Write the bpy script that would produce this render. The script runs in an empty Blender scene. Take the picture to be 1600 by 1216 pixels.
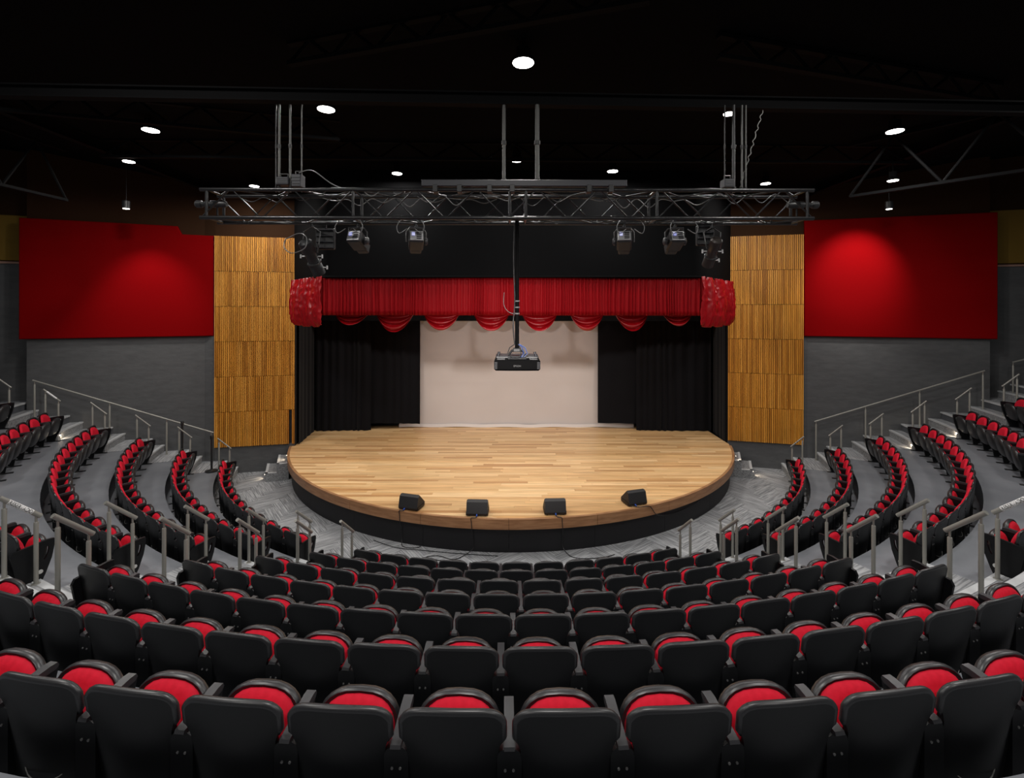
import bpy, math, random
from math import sin, cos, pi, sqrt, radians, degrees, atan2, hypot
from mathutils import Vector, Matrix, noise
from mathutils.geometry import tessellate_polygon

S = bpy.context.scene
COL = S.collection
random.seed(7)

# ---------------------------------------------------------------- camera
F, HY, CZ = 735.0, 481.5, 5.4          # focal length in pixels, horizon row, eye height
cam_d = bpy.data.cameras.new('camera')
cam = bpy.data.objects.new('camera', cam_d); COL.objects.link(cam)
cam.location = (0, 0, CZ); cam.rotation_euler = (pi/2, radians(-0.08), 0)
cam_d.sensor_width = 36; cam_d.lens = F/1600*36
cam_d.shift_y = -(608-HY)/1600
cam_d.clip_end = 200
S.camera = cam
def proj(x, y, z): return 800+F*x/y, HY-F*(z-CZ)/y
def at(u, v, z):
    d = F*(CZ-z)/(v-HY)
    return Vector(((u-800)*d/F, d, z))

# ---------------------------------------------------------------- world, colour, light
w = bpy.data.worlds.new('world'); S.world = w; w.use_nodes = True
w.node_tree.nodes['Background'].inputs[0].default_value = (0.9, 0.95, 1.0, 1)
w.node_tree.nodes['Background'].inputs[1].default_value = 0.055
S.view_settings.view_transform = 'Standard'; S.view_settings.look = 'None'
S.view_settings.exposure = 0.0; S.view_settings.gamma = 1.0
S.view_settings.use_curve_mapping = False
try:
    S.cycles.use_denoising = True; S.cycles.max_bounces = 6; S.cycles.use_light_tree = True
except Exception: pass

P_DOWN, P_HOUSE, P_STAGE, P_BOOTH, P_WASH = 80, 140, 95, 2400, 80
def light(kind, loc, power, size=.3, col=(1, .97, .93), aim=None, **kw):
    d = bpy.data.lights.new('lamp_light', kind); d.energy = power; d.color = col
    if kind == 'AREA': d.shape = 'DISK'; d.size = size
    elif kind == 'SPOT': d.shadow_soft_size = size
    for k, v in kw.items(): setattr(d, k, v)
    o = bpy.data.objects.new('lamp_light', d); COL.objects.link(o); o.location = loc
    if aim is not None:
        o.rotation_euler = (Vector(aim)-Vector(loc)).to_track_quat('-Z', 'Y').to_euler()
    return o
# house lights of the same grid that hang behind the view, and the lamps over the stage
for p in ((-4.5, 3.2), (4.5, 3.2), (0, 1.5), (-10, 6), (10, 6), (-4, -2), (4, -2)):
    light('AREA', (p[0], p[1], 9.1), P_HOUSE, .3)
for x in (-4.2, 0, 4.2):
    light('AREA', (x, 15.4, 7.6), P_STAGE, .4, (1, .93, .84))
# two follow spots at the booth behind the seats: they throw the soft shadows of the projector on the screen
light('SPOT', (1.09, -2, 5.72), P_BOOTH, .10, (1, .93, .88), aim=(0, 18, 2.6), spot_size=radians(30), spot_blend=.9)
light('SPOT', (-1.43, -2, 5.62), P_BOOTH, .10, (1, .93, .88), aim=(0, 18, 2.6), spot_size=radians(30), spot_blend=.9)

# ---------------------------------------------------------------- materials
def mat(name, col, rough=.5, metal=0., spec=.5, **kw):
    m = bpy.data.materials.new(name); m.use_nodes = True
    b = m.node_tree.nodes['Principled BSDF']
    b.inputs['Base Color'].default_value = (*col, 1); b.inputs['Roughness'].default_value = rough
    b.inputs['Metallic'].default_value = metal; b.inputs['Specular IOR Level'].default_value = spec
    for k, v in kw.items(): b.inputs[k].default_value = v
    return m
def nodes(m): return m.node_tree.nodes, m.node_tree.links, m.node_tree.nodes['Principled BSDF']
def add_noise(m, c1, c2, scale=(1, 1, 1), nscale=5, detail=4, bump=0., coord='Object', lo=.3, hi=.7, dist=.01):
    N, L, b = nodes(m)
    tc = N.new('ShaderNodeTexCoord'); mp = N.new('ShaderNodeMapping'); mp.inputs['Scale'].default_value = scale
    nz = N.new('ShaderNodeTexNoise'); nz.inputs['Scale'].default_value = nscale; nz.inputs['Detail'].default_value = detail
    rp = N.new('ShaderNodeValToRGB')
    rp.color_ramp.elements[0].position = lo; rp.color_ramp.elements[1].position = hi
    rp.color_ramp.elements[0].color = (*c1, 1); rp.color_ramp.elements[1].color = (*c2, 1)
    L.new(tc.outputs[coord], mp.inputs[0]); L.new(mp.outputs[0], nz.inputs['Vector'])
    L.new(nz.outputs[0], rp.inputs[0]); L.new(rp.outputs[0], b.inputs['Base Color'])
    if bump:
        bp = N.new('ShaderNodeBump'); bp.inputs['Strength'].default_value = bump; bp.inputs['Distance'].default_value = dist
        L.new(nz.outputs[0], bp.inputs['Height']); L.new(bp.outputs[0], b.inputs['Normal'])
    return m
def emis(name, col, s):
    m = mat(name, (1, 1, 1)); b = m.node_tree.nodes['Principled BSDF']
    b.inputs['Emission Color'].default_value = (*col, 1); b.inputs['Emission Strength'].default_value = s
    return m

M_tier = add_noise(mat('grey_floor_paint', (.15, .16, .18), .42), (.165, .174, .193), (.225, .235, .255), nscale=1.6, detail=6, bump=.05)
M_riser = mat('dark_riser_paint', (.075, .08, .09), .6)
M_under = mat('floor_glue', (.05, .05, .055), .9)
M_wallg = add_noise(mat('grey_wall_paint', (.05, .052, .055), .75), (.074, .075, .078), (.094, .095, .098), (1, 1, 3), nscale=3, detail=8, bump=.35, dist=.02)
M_brown = mat('brown_wall_paint', (.040, .019, .010), .9, spec=.05)
M_black = mat('black_paint', (.008, .008, .009), .7)
M_ceil = mat('black_roof_deck', (.0035, .0035, .0038), .95, spec=.05)
M_joist = mat('black_steel', (.0025, .0025, .0028), .8, spec=.1)
M_yellow = mat('ochre_fabric', (.20, .115, .012), .9)
M_redpan = add_noise(mat('red_acoustic_fabric', (.5, .01, .01), .95, spec=.03), (.195, .0012, .0022), (.215, .0016, .0028), nscale=40, detail=2, bump=.1)
M_trimw = mat('pale_trim', (.35, .2, .15), .6)
M_plastic = mat('black_moulded_plastic', (.0045, .0049, .0058), .42, spec=.34)
M_rim = mat('black_rim_plastic', (.020, .020, .022), .36, spec=.55)
M_arm = mat('charcoal_arm_plastic', (.028, .028, .031), .4, spec=.5)
M_seam = mat('seam_highlight_grey', (.13, .13, .125), .4)  # lighter grey imitates the highlight on the seat back's lower groove
M_iron = mat('black_coated_steel', (.012, .012, .013), .45)
M_redfab = add_noise(mat('red_seat_fabric', (.55, .01, .03), .8, spec=.25), (.54, .006, .024), (.62, .009, .032), nscale=30, detail=2)
M_bolt = mat('bolt_grey', (.25, .25, .25), .4, .6)
M_badge = mat('white_badge', (.6, .6, .58), .5)
M_rail = mat('grey_rail_paint', (.27, .265, .24), .4, .25)
M_pin = mat('rail_pin_steel', (.35, .34, .31), .35, .6)
M_nose = mat('pale_nosing', (.48, .49, .50), .6)
M_truss = mat('black_truss_steel', (.012, .012, .013), .28, .3, spec=.7)
M_tube = mat('dark_grey_tube', (.022, .022, .028), .45)
M_rod = mat('grey_hanging_pipe', (.085, .085, .08), .45, .4)
M_cable_w = mat('pale_cable', (.12, .12, .12), .5)
M_cable_b = mat('black_cable', (.01, .01, .011), .5)
M_blue = mat('blue_plug', (.02, .07, .35), .4)
M_silver = mat('silver_panel', (.35, .35, .36), .4, .5)
M_knob = mat('white_knob', (.6, .6, .6), .5)
M_screen = mat('screen_cloth', (.60, .55, .53), .85, spec=.2)
M_hem = mat('screen_hem', (.75, .72, .71), .8)
M_drape = mat('black_drape', (.0075, .0075, .0095), .95, spec=.1, **{'Sheen Weight': .05})
M_pelmet = mat('black_pelmet_cloth', (.0042, .0042, .0045), .95, spec=.05)
M_curt = mat('red_satin', (.25, .0010, .004), .55, spec=.15)
M_satin = mat('red_shiny_satin', (.33, .002, .006), .33, spec=.5)
M_skirt = mat('black_stage_skirt', (.008, .008, .010), .6)
M_fascia = add_noise(mat('fascia_wood', (.4, .2, .09), .4), (.25, .115, .05), (.42, .22, .105), (1, 1, 9), nscale=2.5, detail=5)
M_lamp = emis('lamp_glow', (1, .97, .92), 14)
M_step_led = emis('step_led', (1, .85, .65), 9)
M_white = mat('white_sticker', (.75, .75, .75), .6)
M_ink = mat('black_ink', (.01, .01, .01), .6)

def carpet(name, c1, c2):
    m = mat(name, c1, .95, spec=.1); N, L, b = nodes(m)
    tc = N.new('ShaderNodeTexCoord'); mp = N.new('ShaderNodeMapping'); mp.inputs['Scale'].default_value = (2.2, 55, 1)
    oi = N.new('ShaderNodeObjectInfo'); ad = N.new('ShaderNodeVectorMath'); ad.operation = 'ADD'
    ml = N.new('ShaderNodeMath'); ml.operation = 'MULTIPLY'; ml.inputs[1].default_value = 37.
    nz = N.new('ShaderNodeTexNoise'); nz.inputs['Scale'].default_value = 1; nz.inputs['Detail'].default_value = 3
    rp = N.new('ShaderNodeValToRGB')
    rp.color_ramp.elements[0].position = .40; rp.color_ramp.elements[1].position = .62
    rp.color_ramp.elements[0].color = (*c1, 1); rp.color_ramp.elements[1].color = (*c2, 1)
    mx = N.new('ShaderNodeMixRGB'); mx.blend_type = 'MULTIPLY'; mx.inputs[0].default_value = 1
    mr = N.new('ShaderNodeMapRange'); mr.inputs['To Min'].default_value = .82; mr.inputs['To Max'].default_value = 1.08
    L.new(tc.outputs['UV'], mp.inputs[0]); L.new(oi.outputs['Random'], ml.inputs[0])
    L.new(mp.outputs[0], ad.inputs[0]); L.new(ml.outputs[0], ad.inputs[1]); L.new(ad.outputs[0], nz.inputs['Vector'])
    L.new(nz.outputs[0], rp.inputs[0]); L.new(rp.outputs[0], mx.inputs[1])
    L.new(oi.outputs['Random'], mr.inputs[0]); L.new(mr.outputs[0], mx.inputs[2]); L.new(mx.outputs[0], b.inputs['Base Color'])
    return m
M_carpet = carpet('streaked_carpet', (.185, .19, .20), (.40, .405, .415))

def plankmat(name, cols, grain, rough):
    m = mat(name, cols[0], rough, spec=.4); N, L, b = nodes(m)
    oi = N.new('ShaderNodeObjectInfo'); at_ = N.new('ShaderNodeAttribute'); at_.attribute_name = 'tone'
    ad = N.new('ShaderNodeMath'); ad.operation = 'ADD'
    fr = N.new('ShaderNodeMath'); fr.operation = 'FRACT'
    L.new(oi.outputs['Random'], ad.inputs[0]); L.new(at_.outputs['Fac'], ad.inputs[1]); L.new(ad.outputs[0], fr.inputs[0])
    rp = N.new('ShaderNodeValToRGB'); e = rp.color_ramp.elements
    e[0].color = (*cols[0], 1); e[1].color = (*cols[-1], 1)
    for i, c in enumerate(cols[1:-1]):
        n = e.new((i+1)/(len(cols)-1)); n.color = (*c, 1)
    L.new(fr.outputs[0], rp.inputs[0])
    tc = N.new('ShaderNodeTexCoord'); mp = N.new('ShaderNodeMapping'); mp.inputs['Scale'].default_value = grain
    ml = N.new('ShaderNodeMath'); ml.operation = 'MULTIPLY'; ml.inputs[1].default_value = 51.
    av = N.new('ShaderNodeVectorMath'); av.operation = 'ADD'
    nz = N.new('ShaderNodeTexNoise'); nz.inputs['Scale'].default_value = 1; nz.inputs['Detail'].default_value = 5
    L.new(tc.outputs['Object'], mp.inputs[0]); L.new(fr.outputs[0], ml.inputs[0])
    L.new(mp.outputs[0], av.inputs[0]); L.new(ml.outputs[0], av.inputs[1]); L.new(av.outputs[0], nz.inputs['Vector'])
    mr = N.new('ShaderNodeMapRange'); mr.inputs['From Min'].default_value = .3; mr.inputs['From Max'].default_value = .7
    mr.inputs['To Min'].default_value = .74; mr.inputs['To Max'].default_value = 1.12
    mx = N.new('ShaderNodeMixRGB'); mx.blend_type = 'MULTIPLY'; mx.inputs[0].default_value = 1
    L.new(nz.outputs[0], mr.inputs[0]); L.new(rp.outputs[0], mx.inputs[1]); L.new(mr.outputs[0], mx.inputs[2])
    L.new(mx.outputs[0], b.inputs['Base Color'])
    return m
M_plank = plankmat('stage_plank_wood', [(.68, .40, .18), (.84, .55, .27), (.52, .27, .11), (.80, .50, .24), (.64, .36, .15), (.88, .60, .32), (.74, .45, .20)], (1.2, 22, 1), .33)
M_slat = plankmat('orange_slat_wood', [(.64, .255, .028), (.74, .33, .045), (.44, .165, .018), (.68, .28, .032), (.80, .37, .06), (.56, .215, .024)], (25, 25, 1.5), .45)
M_slatback = mat('slat_backing', (.07, .025, .004), .8)

# ---------------------------------------------------------------- mesh helpers
class MB:
    def __init__(s): s.v = []; s.f = []; s.uv = None
    def add(s, vs, fs):
        n = len(s.v); s.v += [tuple(v) for v in vs]; s.f += [tuple(i+n for i in f) for f in fs]; return s
    def box(s, x0, x1, y0, y1, z0, z1, M=None, bev=0.):
        if bev:
            b = bev; vs = []; 
            # chamfered box: every corner split in three
            for X in (0, 1):
                for Y in (0, 1):
                    for Z in (0, 1):
                        x, y, z = (x0, x1)[X], (y0, y1)[Y], (z0, z1)[Z]
                        sx, sy, sz = b*(1-2*X), b*(1-2*Y), b*(1-2*Z)
                        vs += [(x, y+sy, z+sz), (x+sx, y, z+sz), (x+sx, y+sy, z)]
            I = lambda X, Y, Z, k: (X*4+Y*2+Z)*3+k
            fs = []
            for X in (0, 1): fs.append([I(X, 0, 0, 0), I(X, 0, 1, 0), I(X, 1, 1, 0), I(X, 1, 0, 0)][::(1 if X == 0 else -1)])
            for Y in (0, 1): fs.append([I(0, Y, 0, 1), I(1, Y, 0, 1), I(1, Y, 1, 1), I(0, Y, 1, 1)][::(1 if Y == 0 else -1)])
            for Z in (0, 1): fs.append([I(0, 0, Z, 2), I(0, 1, Z, 2), I(1, 1, Z, 2), I(1, 0, Z, 2)][::(1 if Z == 0 else -1)])
            for Y in (0, 1):
                for Z in (0, 1): fs.append([I(0, Y, Z, 1), I(1, Y, Z, 1), I(1, Y, Z, 2), I(0, Y, Z, 2)])
            for X in (0, 1):
                for Z in (0, 1): fs.append([I(X, 0, Z, 0), I(X, 1, Z, 0), I(X, 1, Z, 2), I(X, 0, Z, 2)])
            for X in (0, 1):
                for Y in (0, 1): fs.append([I(X, Y, 0, 0), I(X, Y, 1, 0), I(X, Y, 1, 1), I(X, Y, 0, 1)])
            for X in (0, 1):
                for Y in (0, 1):
                    for Z in (0, 1): fs.append([I(X, Y, Z, 0), I(X, Y, Z, 1), I(X, Y, Z, 2)])
        else:
            vs = [(x, y, z) for x in (x0, x1) for y in (y0, y1) for z in (z0, z1)]
            fs = [(0, 1, 3, 2), (4, 6, 7, 5), (0, 4, 5, 1), (2, 3, 7, 6), (0, 2, 6, 4), (1, 5, 7, 3)]
        if M is not None: vs = [M @ Vector(v) for v in vs]
        return s.add(vs, fs)
    def prism(s, poly, z0, z1, M=None):
        n = len(poly); vs = [(p[0], p[1], z0) for p in poly]+[(p[0], p[1], z1) for p in poly]
        fs = [tuple(range(n))[::-1], tuple(range(n, 2*n))]+[(i, (i+1) % n, n+(i+1) % n, n+i) for i in range(n)]
        if M is not None: vs = [M @ Vector(v) for v in vs]
        return s.add(vs, fs)
    def tube(s, path, r, n=8, cap=True):
        path = [Vector(p) for p in path]; rings = []; up = None
        rs = r if isinstance(r, (list, tuple)) else [r]*len(path)
        for i, p in enumerate(path):
            t = (path[min(i+1, len(path)-1)]-path[max(i-1, 0)])
            t = t.normalized() if t.length > 1e-9 else Vector((0, 0, 1))
            if up is None: up = Vector((0, 0, 1)) if abs(t.z) < .9 else Vector((1, 0, 0))
            a = (up-t*up.dot(t)).normalized(); up = a; b = t.cross(a)
            rings.append([p+(a*cos(2*pi*k/n)+b*sin(2*pi*k/n))*rs[i] for k in range(n)])
        vs = [v for rg in rings for v in rg]; fs = []
        for i in range(len(path)-1):
            for k in range(n): fs.append((i*n+k, i*n+(k+1) % n, (i+1)*n+(k+1) % n, (i+1)*n+k))
        if cap: fs += [tuple(range(n))[::-1], tuple(range((len(path)-1)*n, len(path)*n))]
        return s.add(vs, fs)
    def cyl(s, p0, p1, r0, r1=None, n=14): return s.tube([p0, p1], [r0, r0 if r1 is None else r1], n)
    def lathe(s, prof, n=20, M=None):
        vs = [(r*cos(2*pi*k/n), r*sin(2*pi*k/n), z) for r, z in prof for k in range(n)]; fs = []
        for i in range(len(prof)-1):
            for k in range(n): fs.append((i*n+k, i*n+(k+1) % n, (i+1)*n+(k+1) % n, (i+1)*n+k))
        fs += [tuple(range(n))[::-1], tuple(range((len(prof)-1)*n, len(prof)*n))]
        if M is not None: vs = [M @ Vector(v) for v in vs]
        return s.add(vs, fs)
    def grid(s, fn, nu, nv, thick=None):
        """fn(i/nu, j/nv) -> point; thick: function or vector offset for a closed back"""
        vs = [Vector(fn(i/nu, j/nv)) for j in range(nv+1) for i in range(nu+1)]
        I = lambda i, j: j*(nu+1)+i
        fs = [(I(i, j), I(i+1, j), I(i+1, j+1), I(i, j+1)) for j in range(nv) for i in range(nu)]
        if thick is not None:
            m = len(vs); t = Vector(thick)
            vs2 = [v+t for v in vs]
            fs += [tuple(m+k for k in f[::-1]) for f in fs]
            edge = [I(i, 0) for i in range(nu+1)]+[I(nu, j) for j in range(1, nv+1)]+[I(i, nv) for i in range(nu-1, -1, -1)]+[I(0, j) for j in range(nv-1, 0, -1)]
            for a, b in zip(edge, edge[1:]+edge[:1]): fs.append((b, a, a+m, b+m))
            vs = vs+vs2
        return s.add(vs, fs)
    def mesh(s, name, m, smooth=None, recalc=True):
        me = bpy.data.meshes.new(name); me.from_pydata(s.v, [], s.f)
        me.materials.append(m)
        if recalc:
            import bmesh
            bm = bmesh.new(); bm.from_mesh(me); bmesh.ops.recalc_face_normals(bm, faces=bm.faces); bm.to_mesh(me); bm.free()
        if smooth is not None:
            for p in me.polygons: p.use_smooth = True
            me.set_sharp_from_angle(angle=radians(smooth))
        me.update(); return me
    def build(s, name, m, parent=None, smooth=None, recalc=True):
        return link(name, s.mesh(name, m, smooth, recalc), parent)
def link(name, me, parent=None):
    o = bpy.data.objects.new(name, me); COL.objects.link(o)
    if parent is not None: o.parent = parent
    return o
def empty(name, loc=(0, 0, 0), rz=0):
    o = bpy.data.objects.new(name, None); COL.objects.link(o); o.location = loc; o.rotation_euler.z = rz
    o.empty_display_size = .1
    return o
def tag(o, label=None, cat=None, group=None, kind=None):
    if label: o['label'] = label
    if cat: o['category'] = cat
    if group: o['group'] = group
    if kind: o['kind'] = kind
    return o
def struct(o): o['kind'] = 'structure'; return o
def copy_tree(o, parent=None):
    c = o.copy(); COL.objects.link(c); c.parent = parent
    for ch in list(o.children): copy_tree(ch, c)
    return c
ORD = ['zeroth', 'first', 'second', 'third', 'fourth', 'fifth', 'sixth', 'seventh', 'eighth', 'ninth', 'tenth', 'eleventh', 'twelfth', 'thirteenth', 'fourteenth', 'fifteenth', 'sixteenth', 'seventeenth', 'eighteenth', 'nineteenth', 'twentieth', 'twenty-first']

# ---------------------------------------------------------------- layout of the bowl
CX, CY = 0.0, 17.92
R0, DR, DH = 9.51, 1.027, .4382
ROT = .8                                  # the seating is turned by this many degrees
def RK(k): return R0+DR*k
def ZK(k): return DH*k                    # tread of row k
def pol(R, a, z=0.):                      # a in degrees relative to the seating axis
    t = radians(a+ROT); return Vector((CX+R*sin(t), CY-R*cos(t), z))
CEN_END = [18.7, 19.3, 19.9, 20.4, 20.9, 21.3, 21.7, 22.1]
SIDE_END, FAR_END = 27.2, 68.3
CEN_RAIL = [20.1, 20.5, 20.9, 21.25, 21.75, 22.1]
def seg(m, Ra, Rb, a0, a1, z0, z1, step=2.):
    n = max(2, int(abs(a1-a0)/step)+1); top = []; vs = []; fs = []
    for i in range(n+1):
        a = a0+(a1-a0)*i/n
        for R, z in ((Ra, z0), (Ra, z1), (Rb, z1), (Rb, z0)): vs.append(pol(R, a, z))
    for i in range(n):
        for k in range(4): fs.append((i*4+k, i*4+(k+1) % 4, (i+1)*4+(k+1) % 4, (i+1)*4+k))
    fs += [(0, 1, 2, 3), (n*4+3, n*4+2, n*4+1, n*4)]
    m.add(vs, fs); return m

# ---------------------------------------------------------------- floor
floor = struct(empty('floor'))
mb = MB(); mb.prism([(-19, 6), (19, 6), (19, 19), (-19, 19)], -.1, 0); mb.build('ground_slab', M_under, floor)
for k in range(1, 9):
    Ra = RK(k-1)+.1; Rb = RK(k)+.1 if k < 8 else RK(8)+3.5
    m = MB(); seg(m, Ra, Rb, -77.5, 80, 0 if k < 3 else ZK(k-2), ZK(k))
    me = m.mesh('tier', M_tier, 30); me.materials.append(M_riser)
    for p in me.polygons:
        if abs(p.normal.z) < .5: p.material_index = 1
    link('tier', me, floor)
# aisles: left and right of the middle block, and the wall stairs
def carpet_piece(Ra, Rb, a0, a1, z, parent):
    n = max(2, int((a1-a0)/2)+1)
    vs = []; fs = []
    for i in range(n+1):
        a = a0+(a1-a0)*i/n
        for R in (Ra, Rb): vs.append(pol(R, a, z))
    fs = [(2*i, 2*i+1, 2*i+3, 2*i+2) for i in range(n)]
    top = [Vector(v) for v in vs]; nn = len(vs)
    vs2 = [v-Vector((0, 0, .008)) for v in top]
    m = MB(); m.add(top+vs2, fs+[(2*i+nn, 2*i+nn+1, 2*i, 2*i+1)[::-1] for i in (0, n)]+[(2*i+1, 2*i+3, 2*i+3+nn, 2*i+1+nn) for i in range(n)]+[(2*i, 2*i+2, 2*i+2+nn, 2*i+nn) for i in range(n)])
    me = m.mesh('stair_carpet', M_carpet)
    uv = me.uv_layers.new(name='UVMap')
    for lp in me.loops:
        c = me.vertices[lp.vertex_index].co
        r = hypot(c.x-CX, c.y-CY); t = atan2(c.x-CX, CY-c.y)
        uv.data[lp.index].uv = (t*r, r)
    return link('stair_carpet', me, parent)
def aisle(rng, a_of, kmax):
    for k in range(0, kmax+1):
        a0, a1 = a_of(k)
        Rf = RK(k)+.1
        # half step in front of tier k+1
        m = MB(); seg(m, Rf-.32, Rf+.02, a0, a1, ZK(k), ZK(k)+DH/2)
        stp = m.build('stair_step', M_carpet2, floor)
        m = MB(); seg(m, Rf-.335, Rf-.25, a0, a1, ZK(k)+DH/2-.03, ZK(k)+DH/2+.012); m.build('nosing', M_nose, stp)
        carpet_piece(Rf-.25, Rf-.0, a0, a1, ZK(k)+DH/2+.009, stp)
        m = MB(); seg(m, Rf-.02, Rf+.07, a0, a1, ZK(k+1)-.03, ZK(k+1)+.012); m.build('nosing', M_nose, floor)
        if k+1 <= kmax: carpet_piece(Rf+.07, RK(k+1)+.1-.32, a0, a1, ZK(k+1)+.009, floor)
M_carpet2 = add_noise(mat('step_carpet', (.2, .2, .2), .95), (.13, .132, .14), (.33, .335, .34), (14, 14, 14), nscale=2, detail=3)
for sgn in (-1, 1):
    def near(k): 
        a, b = CEN_END[k]+.4, SIDE_END-.1
        return (a, b) if sgn > 0 else (-b, -a)
    aisle(sgn, near, 6)
    def far(k):
        a, b = FAR_END+.25, 74.5 if sgn < 0 else 77.2
        return (a, b) if sgn > 0 else (-b, -a)
    aisle(sgn, far, 6)

# herringbone carpet tiles on the flat floor in front of the stage
tm = MB(); TL, TW = 1.0, .25
tm.box(0.003, TL-.003, 0.003, TW-.003, 0, .008)
tme = tm.mesh('carpet_tile', M_carpet)
uv = tme.uv_layers.new(name='UVMap')
for lp in tme.loops:
    c = tme.vertices[lp.vertex_index].co; uv.data[lp.index].uv = (c.x, c.y)
nt = 0
HB = Matrix.Rotation(radians(38), 4, 'Z')
for i in range(-46, 47):
    for j in range(-14, 15):
        # herringbone: horizontal tile at ((i), i) steps, vertical tile beside it
        for kind in (0, 1):
            if kind == 0: o2 = Vector((i*TW+j*2*TL, i*TW, 0)); rz = 0
            else: o2 = Vector((i*TW+j*2*TL+TL+TW, i*TW-TL+TW, 0)); rz = pi/2
            c = o2+(Vector((TL/2, TW/2, 0)) if kind == 0 else Vector((-TW/2, TL/2, 0)))
            cw = HB @ c+Vector((0, 13, 0)); ow = HB @ o2+Vector((0, 13, 0))
            R = hypot(cw.x-CX, cw.y-CY)
            if R < 6.9 or R > 10.2 or cw.y > 16.2 or abs(cw.x) > 10: continue
            u, v = proj(cw.x, cw.y, 0)
            if not -40 < u < 1640: continue
            t = link('carpet_tile', tme, floor); t.location = (ow.x, ow.y, .001); t.rotation_euler.z = radians(38)+rz; nt += 1

# ---------------------------------------------------------------- walls
def wallbox(m, a, b, z0, z1, th=.25, off=0.):
    """vertical slab whose seen face runs from a to b, thickness away from the hall"""
    a = Vector((a[0], a[1])); b = Vector((b[0], b[1])); d = (b-a).normalized(); n = Vector((-d.y, d.x))
    if n.y < 0: n = -n
    a0 = a+n*off; b0 = b+n*off; a1 = a0+n*th; b1 = b0+n*th
    m.prism([a0, b0, b1, a1], z0, z1); return m
def wall(name, a, b, splits, th=.25):
    """splits: list of (z0, z1, material)"""
    r = struct(empty(name))
    for z0, z1, mt, nm in splits:
        m = MB(); wallbox(m, a, b, z0, z1, th); m.build(nm, mt, r)
    return r
LA, LB, LC, LD, LE, LF = (-7.24, 15.70), (-9.60, 15.20), (-9.93, 15.20), (-14.03, 13.60), (-14.2, 14.1), (-19.5, 12.3)
RA, RB, RC, RD, RE, RF = (7.41, 16.16), (9.66, 15.60), (9.80, 15.60), (14.48, 14.25), (14.62, 14.75), (19.5, 13.3)
ZT = 11.0
walls = {}
walls['lf'] = wall('wall_left_front', LA, LB, [(-.05, .9, M_wallg, 'grey_base'), (.9, 7.7, M_black, 'backing'), (7.7, ZT, M_brown, 'brown_upper')])
walls['l'] = wall('wall_left', LC, LD, [(-.05, 6.5, M_wallg, 'grey_wall'), (6.5, ZT, M_brown, 'brown_upper')])
for nm_, a_, b_, z_ in (('wall_left_corner', (LC[0]-.01, LC[1]), (LB[0]+.01, LB[1]), 7.7), ('wall_right_corner', (RB[0]-.01, RB[1]), (RC[0]+.01, RC[1]), 7.8)):
    wall(nm_, a_, b_, [(-.05, z_, M_wallg, 'grey_wall'), (z_, ZT, M_brown, 'brown_upper')])
walls['lr'] = wall('wall_left_rear', LE, LF, [(-.05, 6.70, M_wallg, 'grey_wall'), (6.70, ZT, M_brown, 'brown_upper')])
walls['rf'] = wall('wall_right_front', RA, RB, [(-.05, .9, M_wallg, 'grey_base'), (.9, 7.8, M_black, 'backing'), (7.8, ZT, M_brown, 'brown_upper')])
walls['r'] = wall('wall_right', RC, RD, [(-.05, 6.5, M_wallg, 'grey_wall'), (6.5, ZT, M_brown, 'brown_upper')])
walls['rr'] = wall('wall_right_rear', RE, RF, [(-.05, 6.72, M_wallg, 'grey_wall'), (6.72, ZT, M_brown, 'brown_upper')])
for nm, a, b in (('wall_left_return', LD, (LD[0]+.1, LD[1]+.9)), ('wall_right_return', RD, (RD[0]-.1, RD[1]+.9))):
    m = MB(); m.prism([a, b, (b[0]-.2 if a[0] < 0 else b[0]+.2, b[1]), (a[0]-.0, a[1]+.02)], -.05, ZT); struct(m.build(nm, M_wallg))
# stage house
m = MB(); m.prism([(-8.6, 18.5), (8.6, 18.5), (8.6, 18.7), (-8.6, 18.7)], -.05, ZT); struct(m.build('wall_back', M_black))
m = MB(); m.prism([LA, (-7.62, 18.5), (-7.8, 18.5), (-7.44, 15.75)], -.05, ZT); struct(m.build('wall_stage_left', M_black))
m = MB(); m.prism([RA, (7.72, 18.5), (7.9, 18.5), (7.6, 16.2)], -.05, ZT); struct(m.build('wall_stage_right', M_black))

# slatted wood panels
def slats(parent, a, b, x0, x1, z0, z1, lip=.06, seed=0):
    """panel between distances x0..x1 along a->b"""
    A = Vector((a[0], a[1], 0)); B = Vector((b[0], b[1], 0)); d = (B-A).normalized(); n = Vector((d.y, -d.x, 0))
    if n.y > 0: n = -n
    M = Matrix((( d.x, n.x, 0, A.x), (d.y, n.y, 0, A.y), (0, 0, 1, 0), (0, 0, 0, 1)))
    m = MB(); m.box(x0+.002, x1-.002, .004, .03, z0+.006, z1-.006, M); p = m.build('slat_panel', M_slatback, parent)
    m = MB(); rnd = random.Random(seed); x = x0+.008; tones = []
    ns = max(1, round((x1-x0)/.0565)); pt = (x1-x0)/ns
    for i in range(ns):
        x = x0+i*pt+.009; wd = pt-.018; dp = .068
        m.box(x, x+wd, .03, dp, z0+.006, z1-.006, M); tones.append(rnd.random())
    me = m.mesh('slat', M_slat); at_ = me.attributes.new('tone', 'FLOAT', 'FACE')
    for i in range(len(me.polygons)): at_.data[i].value = tones[i//6]
    s = link('slat', me, p); s['kind'] = 'stuff'
    return p
LS = hypot(LA[0]-LB[0], LA[1]-LB[1]); RS = hypot(RA[0]-RB[0], RA[1]-RB[1])
splitsL = [.95, .62, 1.5, 1.15, 1.32, 1.02]; splitsR = [.95, 1.3, .9, 1.28, 1.12, .98]
ph = (7.72-.88)/6
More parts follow.
